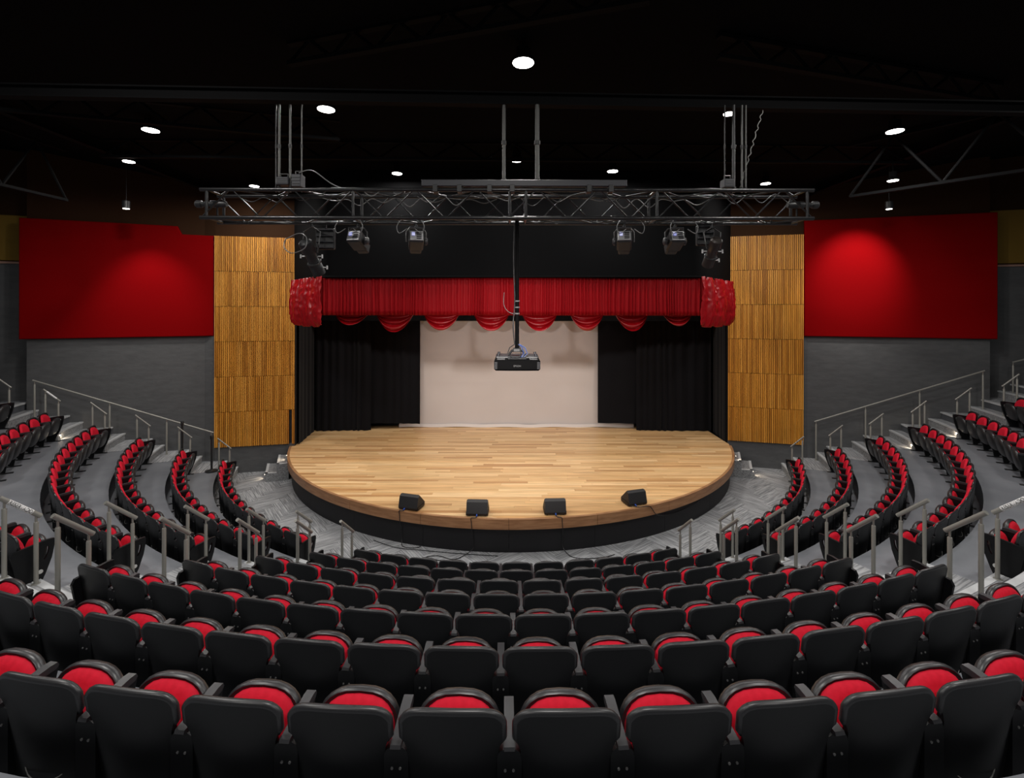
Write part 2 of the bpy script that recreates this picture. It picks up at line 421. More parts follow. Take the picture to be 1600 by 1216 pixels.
for r in range(6):
    z0, z1 = .88+r*ph, .88+(r+1)*ph
    s1 = splitsL[r]
    if r == 0:
        slats(walls['lf'], LB, LA, 0, s1, z0, z1, seed=r); slats(walls['lf'], LB, LA, s1, LS-.17, z0, z1, seed=r+10)
        slats(walls['lf'], LB, LA, LS-.085, LS, z0, z1, seed=40)
    else:
        slats(walls['lf'], LB, LA, 0, s1, z0, z1, seed=r); slats(walls['lf'], LB, LA, s1, LS, z0, z1, seed=r+10)
phr = (7.86-.88)/6
for r in range(6):
    z0, z1 = .88+r*phr, .88+(r+1)*phr; s1 = splitsR[r]
    slats(walls['rf'], RA, RB, 0, s1, z0, z1, seed=r+20); slats(walls['rf'], RA, RB, s1, RS, z0, z1, seed=r+30)

# fabric panels on the walls
def wall_panel(name, a, b, outline, th, mt, label, off=.0):
    """outline in (distance along a->b, z); stands th proud of the wall"""
    A = Vector((a[0], a[1], 0)); B = Vector((b[0], b[1], 0)); d = (B-A).normalized(); n = Vector((d.y, -d.x, 0))
    if n.y > 0: n = -n
    L = (B-A).length
    m = MB(); nn = len(outline)
    def P(q, dep): return A+d*q[0]+n*dep+Vector((0, 0, q[1]))
    c = Vector((sum(q[0] for q in outline)/nn, sum(q[1] for q in outline)/nn, 0))
    def ins(q, e):
        return (q[0]+(e if q[0] < c.x else -e), q[1]+(e if q[1] < c.y else -e))
    rings = [[P(q, off) for q in outline], [P(q, off+th-.02) for q in outline], [P(ins(q, .02), off+th) for q in outline]]
    vs = [v for r in rings for v in r]; fs = [tuple(range(nn)), tuple(range(2*nn, 3*nn))[::-1]]
    for r in range(2):
        for k in range(nn): fs.append((r*nn+k, r*nn+(k+1) % nn, (r+1)*nn+(k+1) % nn, (r+1)*nn+k))
    m.add(vs, fs); o = m.build(name, mt)
    if label: tag(o, label, 'wall panel')
    return o
LW = hypot(LC[0]-LD[0], LC[1]-LD[1]); RW = hypot(RC[0]-RD[0], RC[1]-RD[1])
wall_panel('acoustic_panel', LC, LD, [(-.28, 4.486), (LW+.12, 4.486), (LW+.12, 7.97), (.72, 7.97), (.60, 7.72), (-.28, 7.72)], .13, M_redpan,
           'large red fabric acoustic panel on left wall, notched at its top right corner')
wall_panel('acoustic_panel', RC, RD, [(-.12, 4.486), (RW+.12, 4.486), (RW+.12, 8.30), (-.12, 8.30)], .13, M_redpan,
           'large plain rectangular red fabric acoustic panel on right wall')
wall_panel('acoustic_panel', LE, LF, [(-.1, 6.78), (5.2, 6.78), (5.2, 8.12), (-.1, 8.12)], .06, M_yellow, 'ochre yellow fabric wall panel at left edge beyond the red panel')
wall_panel('acoustic_panel', RE, RF, [(-.1, 6.80), (4.6, 6.80), (4.6, 8.45), (-.1, 8.45)], .06, M_yellow, 'ochre yellow fabric wall panel at right edge beyond the red panel')
m = MB(); wallbox(m, LE, LF, 6.69, 6.75, .07, -.07); struct(m.build('trim_1', M_trimw))
m = MB(); wallbox(m, RE, RF, 6.70, 6.76, .07, -.07); struct(m.build('trim_2', M_trimw))

# ---------------------------------------------------------------- ceiling
m = MB(); xs = [-20, -14, -9.7, 9.7, 14, 20]; zs = [10.4, 9.98, 9.3, 9.3, 9.98, 10.4]
m.prism([(x, z) for x, z in zip(xs, zs)]+[(20, 10.9), (-20, 10.9)], -5, 19, Matrix(((1, 0, 0, 0), (0, 0, 1, 0), (0, 1, 0, 0), (0, 0, 0, 1))))
struct(m.build('ceiling', M_ceil))
def ibeam(p0, p1, h, wd, name, label):
    p0 = Vector(p0); p1 = Vector(p1); d = (p1-p0); L = d.length; M = Matrix.Translation(p0) @ d.to_track_quat('X', 'Z').to_matrix().to_4x4()
    m = MB(); m.box(0, L, -wd/2, wd/2, 0, .02, M); m.box(0, L, -wd/2, wd/2, h-.02, h, M); m.box(0, L, -.01, .01, .02, h-.02, M)
    return tag(m.build(name, M_joist), label, 'beam')
ib = ibeam((-14, 5.55, 8.0), (14, 6.55, 8.0), .16, .12, 'roof_beam', 'long black steel beam crossing the whole hall above the lighting truss')
ibeam((-9.6, -1, 9.05), (-9.6, 15.0, 9.05), .25, .15, 'roof_beam', 'black steel beam running to the stage along the left side of ceiling')
ibeam((9.6, -1, 9.05), (9.6, 15.3, 9.05), .25, .15, 'roof_beam', 'black steel beam running to the stage along the right side of ceiling')
def joist(p0, p1, h, n, label):
    p0 = Vector(p0); p1 = Vector(p1); r = empty('roof_joist', p0); tag(r, label, 'joist'); d = p1-p0; U = Vector((0, 0, h))
    for nm, a, b in (('bottom_chord', Vector(), d), ('top_chord', U, d+U)):
        m = MB(); q = (b-a).to_track_quat('X', 'Z').to_matrix().to_4x4(); m.box(0, (b-a).length, -.05, .05, -.03, .03, Matrix.Translation(a) @ q); m.build(nm, M_joist, r)
    for i in range(n):
        a = d*(i/n)+(Vector() if i % 2 == 0 else U); b = d*((i+1)/n)+(U if i % 2 == 0 else Vector())
        m = MB(); m.cyl(a, b, .028, n=6); m.build('web_bar', M_joist, r)
joist((-10.8, 11.4, 8.0), (-11.1, 3, 8.0), 1.2, 12, 'black open-web roof joist by the left wall above the red panel')
joist((7.9, 11.0, 8.02), (12.6, 5.5, 8.02), 1.2, 9, 'black open-web roof joist by the right wall above the red panel')
joist((-3.3, 6.95, 9.0), (1.6, 5.5, 9.0), .3, 14, 'faint black roof joist above the truss, slanting up left of the centre lamp')
joist((2.9, 6.63, 8.95), (8.4, 8.1, 8.95), .3, 14, 'faint black roof joist above the truss, slanting down right of the centre lamp')
joist((-9.5, 10.9, 8.9), (9.5, 11.3, 8.9), .4, 30, 'black open-web roof joist crossing the hall in front of the stage')
joist((-9.5, 8.2, 8.9), (-3.6, 9.8, 8.9), .4, 12, 'black open-web roof joist high on the left over the side seats')

# ---------------------------------------------------------------- ceiling lamps
def downlight(u, v, r, label, z=9.0, powr=P_DOWN):
    p = at(u, v, z); o = empty('ceiling_lamp', p)
    tag(o, label, 'lamp', 'round downlights under the black ceiling')
    m = MB(); m.lathe([(r*1.06, .01), (r*1.12, .02), (r*1.12, .05), (r*.7, .09), (r*.7, .22)], 24); m.build('housing', M_joist, o, 35)
    m = MB(); m.cyl((0, 0, .2), (0, 0, max(.25, 9.3-z)), .012, n=6); m.build('stem', M_joist, o)
    m = MB(); m.lathe([(r*.3, .0), (r, .0), (r, .015)], 24); m.build('diffuser', M_lamp, o)
    l = light('AREA', (0, 0, -.01), powr, 2*r); l.parent = o
    return o
DL = [(817, 99, .155, 'big round ceiling lamp, nearest and highest, at the middle of the photo', 9.0),
      (509, 172, .15, 'round ceiling lamp right of the hanging rods at the left end of truss', 9.0),
      (235, 205, .15, 'round ceiling lamp high over the left seating block, leftmost of the bright ones', 9.0),
      (1139, 178, .10, 'small round ceiling lamp beside the hanging rods at the right end of truss', 9.0),
      (1398, 205, .15, 'round ceiling lamp high over the right seating block, rightmost of the bright ones', 9.0),
      (807, 251, .145, 'round ceiling lamp between the two grey pipes above the truss', 9.0),
      (620, 272, .13, 'round ceiling lamp just above the truss, left of the middle', 9.0),
      (957, 268, .135, 'round ceiling lamp just above the truss, right of the middle', 9.0),
      (397, 292, .13, 'round ceiling lamp behind the left end of truss above the wood panels', 9.0),
      (1196, 287, .13, 'round ceiling lamp behind the right end of truss above the wood panels', 9.0),
      (201, 254, .12, 'flat-looking ceiling lamp right above the left pendant spot', 8.85),
      (1395, 282, .11, 'flat-looking ceiling lamp right above the right pendant spot', 8.45)]
for u, v, r, lb, z in DL: downlight(u, v, r, lb, z)
def pendant(u, v, d, aim, label, ztop, power):
    x = (u-800)*d/F; z = CZ+(HY-v)*d/F; o = empty('pendant_spot', (x, d, z)); tag(o, label, 'lamp', 'pendant spots washing the red panels')
    m = MB(); m.lathe([(.075, 0), (.095, 0), (.095, .2), (.08, .22)], 20); m.build('housing', M_iron, o, 35)
    m = MB(); m.cyl((0, 0, .22), (0, 0, ztop-z), .008, n=6); m.build('cord', M_iron, o)
    m = MB(); m.lathe([(.02, -.004), (.073, -.004), (.073, .0)], 20); m.build('lens', M_lamp, o)
    l = light('SPOT', (x, d, z-.03), power, .07, (1, .95, .88), aim=aim, spot_size=radians(70), spot_blend=.9)
    l.parent = o; l.matrix_parent_inverse = Matrix.Translation((-x, -d, -z))
pendant(197, 327, 12.9, (-11.2, 14.6, 5.2), 'black cylindrical pendant spot in front of the left red panel', 9.3, P_WASH*4)
pendant(1389, 326, 13.2, (11.0, 15.1, 6.6), 'black cylindrical pendant spot in front of the right red panel', 9.6, P_WASH*7.5)

# ---------------------------------------------------------------- stage
SX, SY, SR, SZ = -.03, 17.95, 7.71, .794
stage = empty('stage', (0, 0, 0)); tag(stage, 'round-fronted oak stage with black skirt in front of the seats', 'stage')
def arc(R, a0, a1, n): return [(SX+R*sin(radians(a0+(a1-a0)*i/n)), SY-R*cos(radians(a0+(a1-a0)*i/n))) for i in range(n+1)]
m = MB(); m.prism(arc(SR-.06, -74, 74, 60)+[(7.5, 18.4), (-7.4, 18.4)], SZ-.2, SZ-.02); m.build('deck_base', M_skirt, stage)
nseg = 10
for i in range(nseg):
    a0, a1 = -74.5+14.85*i, -74.5+14.85*(i+1)
    P1 = arc(SR, a0+.03, a1-.03, 8); P0 = arc(SR-.07, a0+.03, a1-.03, 8)
    m = MB(); m.prism(P1+P0[::-1], SZ-.225, SZ+.001); m.build('fascia_board', M_fascia, stage, 30)
for i in range(nseg):
    a0, a1 = -74.5+14.85*i, -74.5+14.85*(i+1)
    P1 = arc(SR-.13, a0+.02, a1-.02, 8); P0 = arc(SR-.17, a0+.02, a1-.02, 8)
    m = MB(); m.prism(P1+P0[::-1], 0.008, SZ-.215); m.build('skirt_panel', M_skirt, stage, 30)
PW = .128; np_ = 0; rnd = random.Random(3)
y = SY-SR+.075; rows = []
while y < 18.38: rows.append(y); y += PW
Ri = SR-.07
for ya in rows:
    yb = min(ya+PW-.003, 18.4)
    def hw(yy):
        d = SY-yy
        return sqrt(max(Ri*Ri-d*d, 0)) if d > 2.1 else 7.4
    wa, wb = hw(ya), hw(yb); W = max(wa, wb)
    x = -W; x += 0
    cuts = [-W]; x = -W+rnd.uniform(.5, 2.2)
    while x < W-.5: cuts.append(x); x += rnd.uniform(1.4, 3.1)
    cuts.append(W)
    for i in range(len(cuts)-1):
        c0, c1 = cuts[i], cuts[i+1]-.003
        xa0, xa1 = max(c0, -wa), min(c1, wa); xb0, xb1 = max(c0, -wb), min(c1, wb)
        if xb1-xb0 < .02: continue
        if xa1-xa0 < .01: xa0 = xa1 = (max(-wa, min(wa, (xb0+xb1)/2)))
        if abs(xa1-xa0) < .001: xa1 = xa0+.002
        dz = rnd.uniform(0, .0012)
        poly = [(xa0+SX, ya), (xa1+SX, ya), (xb1+SX, yb), (xb0+SX, yb)]
        m = MB(); m.prism(poly, SZ-.02, SZ+dz); m.build('plank', M_plank, stage, recalc=False); np_ += 1

# carpeted steps up to the stage on both sides
def stage_steps(mir, dd, label):
    o = empty('stage_steps', (mir*7.6, 14.9+dd, 0)); tag(o, label, 'steps')
    L = lambda pts: [((p[0])*mir*-1-mir*7.6, p[1]+dd-14.9-dd) for p in pts]
    for z1, pts in ((.265, [(-7.63, 14.55), (-7.29, 14.6), (-7.70, 15.55), (-8.05, 15.48)]), (.53, [(-7.30, 14.6), (-6.98, 14.72), (-7.42, 15.6), (-7.71, 15.56)])):
        q = L(pts); m = MB(); m.prism(q, .008, z1); b = m.build('step', M_carpet2, o)
        def lerp(a, b_, t): return (a[0]+(b_[0]-a[0])*t, a[1]+(b_[1]-a[1])*t)
        m = MB(); m.prism([q[0], lerp(q[0], q[1], .22), lerp(q[3], q[2], .22), q[3]], z1-.004, z1+.01); m.build('nosing', M_nose, b)
        m = MB(); m.prism([q[0], q[1], lerp(q[1], q[2], .1), lerp(q[0], q[3], .1)], z1-.004, z1+.01); m.build('nosing', M_nose, b)
        # small recessed light
    return o
stage_steps(-1, 0, 'two carpeted steps up to the left end of stage')
stage_steps(1, .35, 'two carpeted steps up to the right end of stage')
def step_light(p, nrm, label, power=.9):
    o = empty('step_light', p); tag(o, label, 'lamp', 'small recessed step lights')
    M = Vector(nrm).to_track_quat('Z', 'Y').to_matrix().to_4x4()
    m = MB(); m.lathe([(.034, 0), (.034, .008), (.026, .012)], 16, M); m.build('bezel', M_iron, o)
    m = MB(); m.lathe([(.004, .0125), (.022, .0135), (.022, .0)], 14, M); m.build('lens', M_step_led, o)
    l = light('SPOT', Vector(nrm)*.03, power, .015, (1, .82, .6), spot_size=radians(120), spot_blend=.6)
    l.rotation_euler = (Vector(nrm)+Vector((0, 0, -.6))).to_track_quat('-Z', 'Y').to_euler(); l.parent = o
step_light((-7.80, 14.85, .13), (-1, -.3, 0), 'small step light low on the lower left stage step', 3)
step_light((-7.225, 15.1, .66), (-1, -.35, 0), 'small step light on the left stage rim above the upper step', 3)
step_light((7.80, 15.2, .13), (1, -.3, 0), 'small step light low on the lower right stage step', 3)
step_light((7.185, 15.1, .66), (1, -.35, 0), 'small step light on the right stage rim above the upper step', 3)

# floor monitors
def monitor(u, v, rz, label, cab):
    p = at(u, v, SZ); o = empty('stage_monitor', (p.x, p.y+.18, SZ+.001), rz); tag(o, label, 'speaker', 'wedge monitors along the stage front')
    prof = [(-.17, .02), (-.19, .07), (-.13, .30), (-.06, .33), (.19, .10), (.19, .02)]
    M = Matrix(((0, 0, 1, 0), (1, 0, 0, 0), (0, 1, 0, 0), (0, 0, 0, 1)))
    m = MB(); m.prism(prof, -.235, .235, M); b = m.build('cabinet', M_speaker, o)
    g = MB(); pr = [(-.055, .338), (.187, .112), (.178, .103), (-.06, .328)]; g.prism(pr, -.215, .215, M); g.build('grille', M_iron, o)
    for sx in (-.246, .235):
        m = MB(); m.box(sx, sx+.011, -.16, .15, .02, .09, bev=.003); m.build('side_bumper', M_plastic, o)
    for sx in (-.18, .18):
        for sy in (-.13, .15):
            m = MB(); m.cyl((sx, sy, 0), (sx, sy, .022), .018, n=8); m.build('foot', M_plastic, o)
    m = MB(); m.cyl((cab, -.182, .05), (cab, -.24, .035), .016, n=10); m.build('blue_plug', M_blue, o)
    return o
M_speaker = mat('black_speaker_coat', (.014, .014, .015), .6)
mons = [monitor(641, 799, radians(-16), 'leftmost black wedge monitor on the stage edge, turned to the left', -.08),
        monitor(746, 808, radians(-2), 'black wedge monitor on stage edge, second from left', .0),
        monitor(868, 806, radians(3), 'black wedge monitor on stage edge, second from right', .0),
        monitor(994, 791, radians(17), 'rightmost black wedge monitor on the stage edge, turned to the right', -.08)]
def cable(pts, r, mt, label, name='cable', cat='cable', group=None, n=6, sub=6):
    pts = [Vector(p) for p in pts]; out = []
    for i in range(len(pts)-1):
        p0, p1, p2, p3 = pts[max(i-1, 0)], pts[i], pts[i+1], pts[min(i+2, len(pts)-1)]
        for k in range(sub):
            t = k/sub; out.append(.5*((2*p1)+(p2-p0)*t+(2*p0-5*p1+4*p2-p3)*t*t+(3*p1-p0-3*p2+p3)*t**3))
    out.append(pts[-1]); m = MB(); m.tube(out, r, n); o = m.build(name, mt, None, 60)
    if label: tag(o, label, cat, group)
    return o
def edge(x, off=0.): return SY-sqrt((SR+off)**2-(x-SX)**2)
def mon_cable(mo, dx, floor_pts, label):
    c, s_ = cos(mo.rotation_euler.z), sin(mo.rotation_euler.z)
    px = mo.location.x+c*dx+s_*.24; py = mo.location.y+s_*dx-c*.24
    x1 = px+floor_pts[0]
    pts = [(px, py, SZ+.035), (px+(x1-px)*.2, (py+edge(x1, .01))/2, SZ+.014), (x1, edge(x1, .012), SZ+.01), (x1+.01, edge(x1, .018), SZ-.08), (x1+.02, edge(x1, .02), SZ-.23), (x1+.03, edge(x1, -.1), .35), (x1+.04, edge(x1, -.08), .1)]
    pts += [(x1+a, edge(x1, .0)-b, .02) for a, b in floor_pts[1:]]
    cable(pts, .009, M_cable_b, label, group='black cables of the stage monitors')
mon_cable(mons[0], -.08, [-.1, (.1, .06), (.4, .12), (.55, -.02)], 'black cable with blue plug hanging from the leftmost monitor')
mon_cable(mons[1], 0, [-.12, (-.2, .12), (-.45, .28), (-.8, .22), (-.95, .12), (-.7, .08), (-.4, .22), (-.2, .15)], 'black cable from second monitor from left, looping on the carpet')
mon_cable(mons[2], 0, [.12, (.2, .14), (.5, .22), (.9, .16), (1.15, .05)], 'black cable from second monitor from right, trailing on the carpet')
mo = mons[3]; x0 = mo.location.x-.12; y0 = mo.location.y-.24
cable([(x0, y0, SZ+.035), (x0+.15, y0-.02, SZ+.02), (x0+.42, edge(x0+.42, .012), SZ+.008), (x0+.5, edge(x0+.5, .02), SZ-.06), (x0+.65, edge(x0+.65, .02), SZ-.24), (x0+1.1, edge(x0+1.1, -.1), .40), (x0+1.8, edge(x0+1.8, -.1), .42), (x0+2.2, edge(x0+2.2, -.1), .5)], .009, M_cable_b,
      'black cable from the rightmost monitor, sagging across the black skirt', group='black cables of the stage monitors')
cable([(-3.2, edge(-3.2)-.03, .02), (-2.6, edge(-2.6)-.12, .02), (-2.0, edge(-2.0)-.05, .02), (-1.2, edge(-1.2)-.02, .02), (-.3, edge(-.3)-.04, .02)], .008, M_cable_b, 'thin black cable lying along the foot of the stage skirt')

# ---------------------------------------------------------------- stage cloths
def pleats(name, a, b, z0, z1, mt, label, cat, amp=.05, wl=.22, seed=0, nx=None, flare=.4, group=None, hem=0., irregular=.6, kick=None, smooth=60):
    a = Vector((a[0], a[1], 0)); b = Vector((b[0], b[1], 0)); L = (b-a).length; d = (b-a)/L; n = Vector((d.y, -d.x, 0))
    if n.y > 0: n = -n
    nx = nx or int(L/wl*9); rd = random.Random(seed); ph = []; t = 0; k = 0; xs_ = [0]
    while t < L+wl*2: t += wl*(1+irregular*rd.uniform(-.7, .9)); xs_.append(t)
    amps = [rd.uniform(.45, 1.25) for _ in xs_]
    def wave(s):
        for i in range(len(xs_)-1):
            if s <= xs_[i+1]:
                q = (s-xs_[i])/(xs_[i+1]-xs_[i]); return amps[i]*(.5-.5*cos(2*pi*q))
        return 0
    nv = 8
    def fn(u, v):
        s = u*L; z = z0+(z1-z0)*v; A = amp*(1-flare*v)
        y = A*wave(s+.008*sin(5*v+s*3)*(1-v)); zz = z
        if v == 0 and kick: zz += kick*sin(s*2.1)
        return a+d*s+n*y+Vector((0, 0, zz))
    m = MB(); m.grid(fn, nx, nv, thick=-n*.012); o = m.build(name, mt, None, smooth)
    tag(o, label, cat, group); return o
# projection screen and the black drapes around it
m = MB(); m.grid(lambda u, v: (-4.35+9.05*u, 18.2+.02*sin(u*3), .90+5.0*v), 40, 6, thick=(0, .012, 0)); scr = m.build('cloth', M_screen, None, 60)
scr_r = empty('projection_screen', (0, 18.2, .8)); tag(scr_r, 'wide pale beige projection screen at the back of the stage', 'screen')
scr.parent = scr_r; scr.matrix_parent_inverse = Matrix.Translation((0, -18.2, -.8))
m = MB(); m.grid(lambda u, v: (-4.35+9.05*u, 18.14+.02*sin(u*9), .805+.115*v+.012*sin(u*31)), 60, 2, thick=(0, .03, 0)); hm = m.build('hem', M_hem, scr_r, 60); hm.matrix_parent_inverse = Matrix.Translation((0, -18.2, -.8))
G = 'black drapes masking the stage'
pleats('stage_drape', (-5.55, 17.85), (-3.50, 17.95), 1.0, 6.2, M_drape, 'black drape covering the left part of the projection screen', 'curtain', .07, .3, 1, group=G, kick=.02)
pleats('stage_drape', (3.28, 17.95), (4.9, 17.85), 1.02, 6.2, M_drape, 'black drape covering the right part of the projection screen', 'curtain', .03, .5, 2, group=G)
pleats('stage_drape', (-7.35, 17.6), (-5.3, 17.7), .80, 6.4, M_drape, 'black pleated drape in the left rear corner of stage', 'curtain', .09, .26, 3, group=G)
pleats('stage_drape', (4.7, 17.75), (7.45, 17.65), .80, 6.4, M_drape, 'black pleated drape in the right rear corner of stage', 'curtain', .09, .3, 4, group=G)
pleats('stage_drape', (-7.18, 15.85), (-7.36, 17.5), .80, 6.6, M_drape, 'black drape along the left side of stage', 'curtain', .03, .3, 5, group=G)
pleats('stage_drape', (7.5, 17.5), (7.36, 16.25), .80, 6.6, M_drape, 'black drape along the right side of stage', 'curtain', .03, .3, 6, group=G)
pleats('stage_border', (-7.2, 17.1), (7.3, 17.1), 4.93, 6.6, M_pelmet, 'horizontal black border cloth hanging above the screen', 'curtain', .02, .5, 7)
# the black pelmet above the red valance
PX, PY = 5.42, 13.34
poly = []
def rounded(sgn):
    out = []; c = Vector((sgn*PX, PY)); e = Vector((LA[0]+.02, LA[1]-.1) if sgn < 0 else (RA[0]-.02, RA[1]-.25)); i = Vector((sgn*(PX-1.0), PY)); d = (e-c).normalized(); o2 = c+d*.5; i = Vector((sgn*(PX-.35), PY))
    for k in range(9):
        t = k/8; out.append((1-t)**2*i+2*t*(1-t)*c+t*t*o2)
    out.append(e); return out
lft = rounded(-1)[::-1]; rgt = rounded(1); front = lft+rgt
def offset(path, dd):
    out = []
    for i, p in enumerate(path):
        t = (path[min(i+1, len(path)-1)]-path[max(i-1, 0)]).normalized(); out.append(p+Vector((-t.y, t.x))*dd)
    return out
pz = []
mb = MB(); back = offset(front, .1); n_ = len(front); vs = []
def pelz(p): return 6.27+.01*sin(p.x*4)
vs = [(p.x, p.y, pelz(p)) for p in front]+[(p.x, p.y, 9.29) for p in front]+[(p.x, p.y, pelz(p)) for p in back]+[(p.x, p.y, 9.29) for p in back]
fs = []
for i in range(n_-1): fs += [(i, i+1, n_+i+1, n_+i), (2*n_+i, 3*n_+i, 3*n_+i+1, 2*n_+i+1), (i, 2*n_+i, 2*n_+i+1, i+1), (n_+i, n_+i+1, 3*n_+i+1, 3*n_+i)]
fs += [(0, n_, 3*n_, 2*n_), (n_-1, 3*n_-1, 4*n_-1, 2*n_-1)]
mb.add(vs, fs); pel = mb.build('pelmet', M_pelmet, None, 40); tag(pel, 'plain black cloth pelmet above the red stage valance, rounded at its ends', 'pelmet')
hb = offset(front, -.02); m = MB(); m.tube([(p.x, p.y, 6.285+.008*sin(p.x*4)) for p in hb], .028, 8); m.build('bottom_hem', M_pelmet, pel, 60)
# straight red valance
pleats('stage_valance', (-PX-.10, PY+.10), (PX+.08, PY+.10), 5.19, 6.31, M_curt, 'long straight pleated red valance across the stage opening', 'curtain', .055, .10, 11, nx=900, flare=.1, irregular=.8, smooth=180)
m = MB(); 
# swags below the valance
def swag(u, hw_px, bot, label, i):
    d = PY+.42; x = (u-800)*d/F; hw_ = hw_px*d/F; zt = 5.28; zb = CZ-(bot-HY)*d/F
    rd = random.Random(i*5+1); k1 = rd.uniform(3.2, 4.2); p1 = rd.uniform(0, 1.5)
    def fn(a, t):
        s_ = a*2-1; drop = (zt-zb)*t*(max(0, 1-abs(s_)**2.1))**.85
        yb_ = -.10*(t)*(1-s_*s_)-.13*abs(sin(.5*(t**.8*k1*2*pi+p1+s_*.5)))*(1-s_**2)**.4*(.3+.7*t)
        return (x+s_*hw_*(1-.10*t), d+yb_+.03, zt-drop-.03*abs(s_)*(1-t))
    m = MB(); m.grid(fn, 26, 44, thick=(0, .012, 0)); o = m.build('swag', M_satin, None, 80)
    tag(o, label, 'curtain', 'red satin swags under the valance')
for i, (u, hwp, bot, lb) in enumerate([(550, 30, 508, 'shallow red satin swag, leftmost of the row under the valance'),
    (617, 33, 519, 'deep red satin swag, second from left under the valance'), (690, 32, 516, 'deep red satin swag hanging over the left part of screen'),
    (768, 32, 517, 'deep red satin swag just left of the projector pole'), (843, 32, 517, 'deep red satin swag just right of the projector pole'),
    (917, 30, 517, 'deep red satin swag over the right edge of screen'), (987, 29, 517, 'deep red satin swag, second from right under the valance'),
    (1058, 26, 509, 'shallow red satin swag, rightmost of the row under the valance')]): swag(u, hwp, bot, lb, i)
m = MB(); m.cyl((-5.4, PY+.45, 5.30), (5.4, PY+.45, 5.30), .03, n=8); tag(m.build('curtain_track', M_black), 'black curtain track behind the red valance that carries the swags', 'rail')
# gathered puffs at the two ends
def puff(sgn, label):
    path = [p for p in (lft if sgn < 0 else rgt)]
    if sgn < 0: a, b = Vector((-7.12, 15.45)), Vector((-PX+.10, PY+.06))
    else: a, b = Vector((PX-.12, PY+.02)), Vector((7.32, 15.85))
    d = (b-a); L = d.length; d.normalize(); n = Vector((d.y, -d.x));
    if n.y > 0: n = -n
    nf = 3; L0 = L
    def fn(u, v):
        t = 1-v; s_ = u
        q = nf*s_; fr = q-math.floor(q); e = min(fr, 1-fr)*2            # 0 at a gather line, 1 between
        zb = 4.93-.07*sin(pi*fr)-.05*sin(pi*s_)
        z = 6.30-(6.30-zb)*t
        bul = .04+.27*sin(pi*min(1, .12+t*.88))**.7*(.25+.75*e**.7)*(.4+.6*t)
        drape = .022*sin(z*22+3.2*e*e+2*noise.noise(Vector((s_*5, z*1.5, sgn))))*(.4+.6*(1-e))
        n1 = noise.noise(Vector((s_*L*2.6+sgn*3, z*1.7, 0)))*.06
        ridg = (1-abs(noise.noise(Vector((s_*L*4.2, z*2.6+s_*2, 4.4+sgn)))*2.2))*.055
        p = a+d*(L*s_)
        ridg = .085*(1-abs(noise.noise(Vector((s_*L*4.6, z*.9+1.5*e, 4.4+sgn)))*2.4))
        crk = .018*(1-abs(noise.noise(Vector((s_*L*9, z*5, 9.1+sgn)))*3))
        pp = p+n*(bul+ridg+crk+.6*n1)
        return (pp.x+.02*noise.noise(Vector((s_*6, z*5, 1))), pp.y, z+.03*noise.noise(Vector((s_*9, v*5, 5)))*t)
    m = MB(); m.grid(fn, 110, 80, thick=(-n.x*.015, -n.y*.015, 0)); o = m.build('gathered_swag', M_satin, None, 180)
    tag(o, label, 'curtain', 'gathered red satin puffs at the valance ends')
puff(-1, 'crumpled gathered red satin curtain at the left end of valance'); puff(1, 'crumpled gathered red satin curtain at the right end of valance')

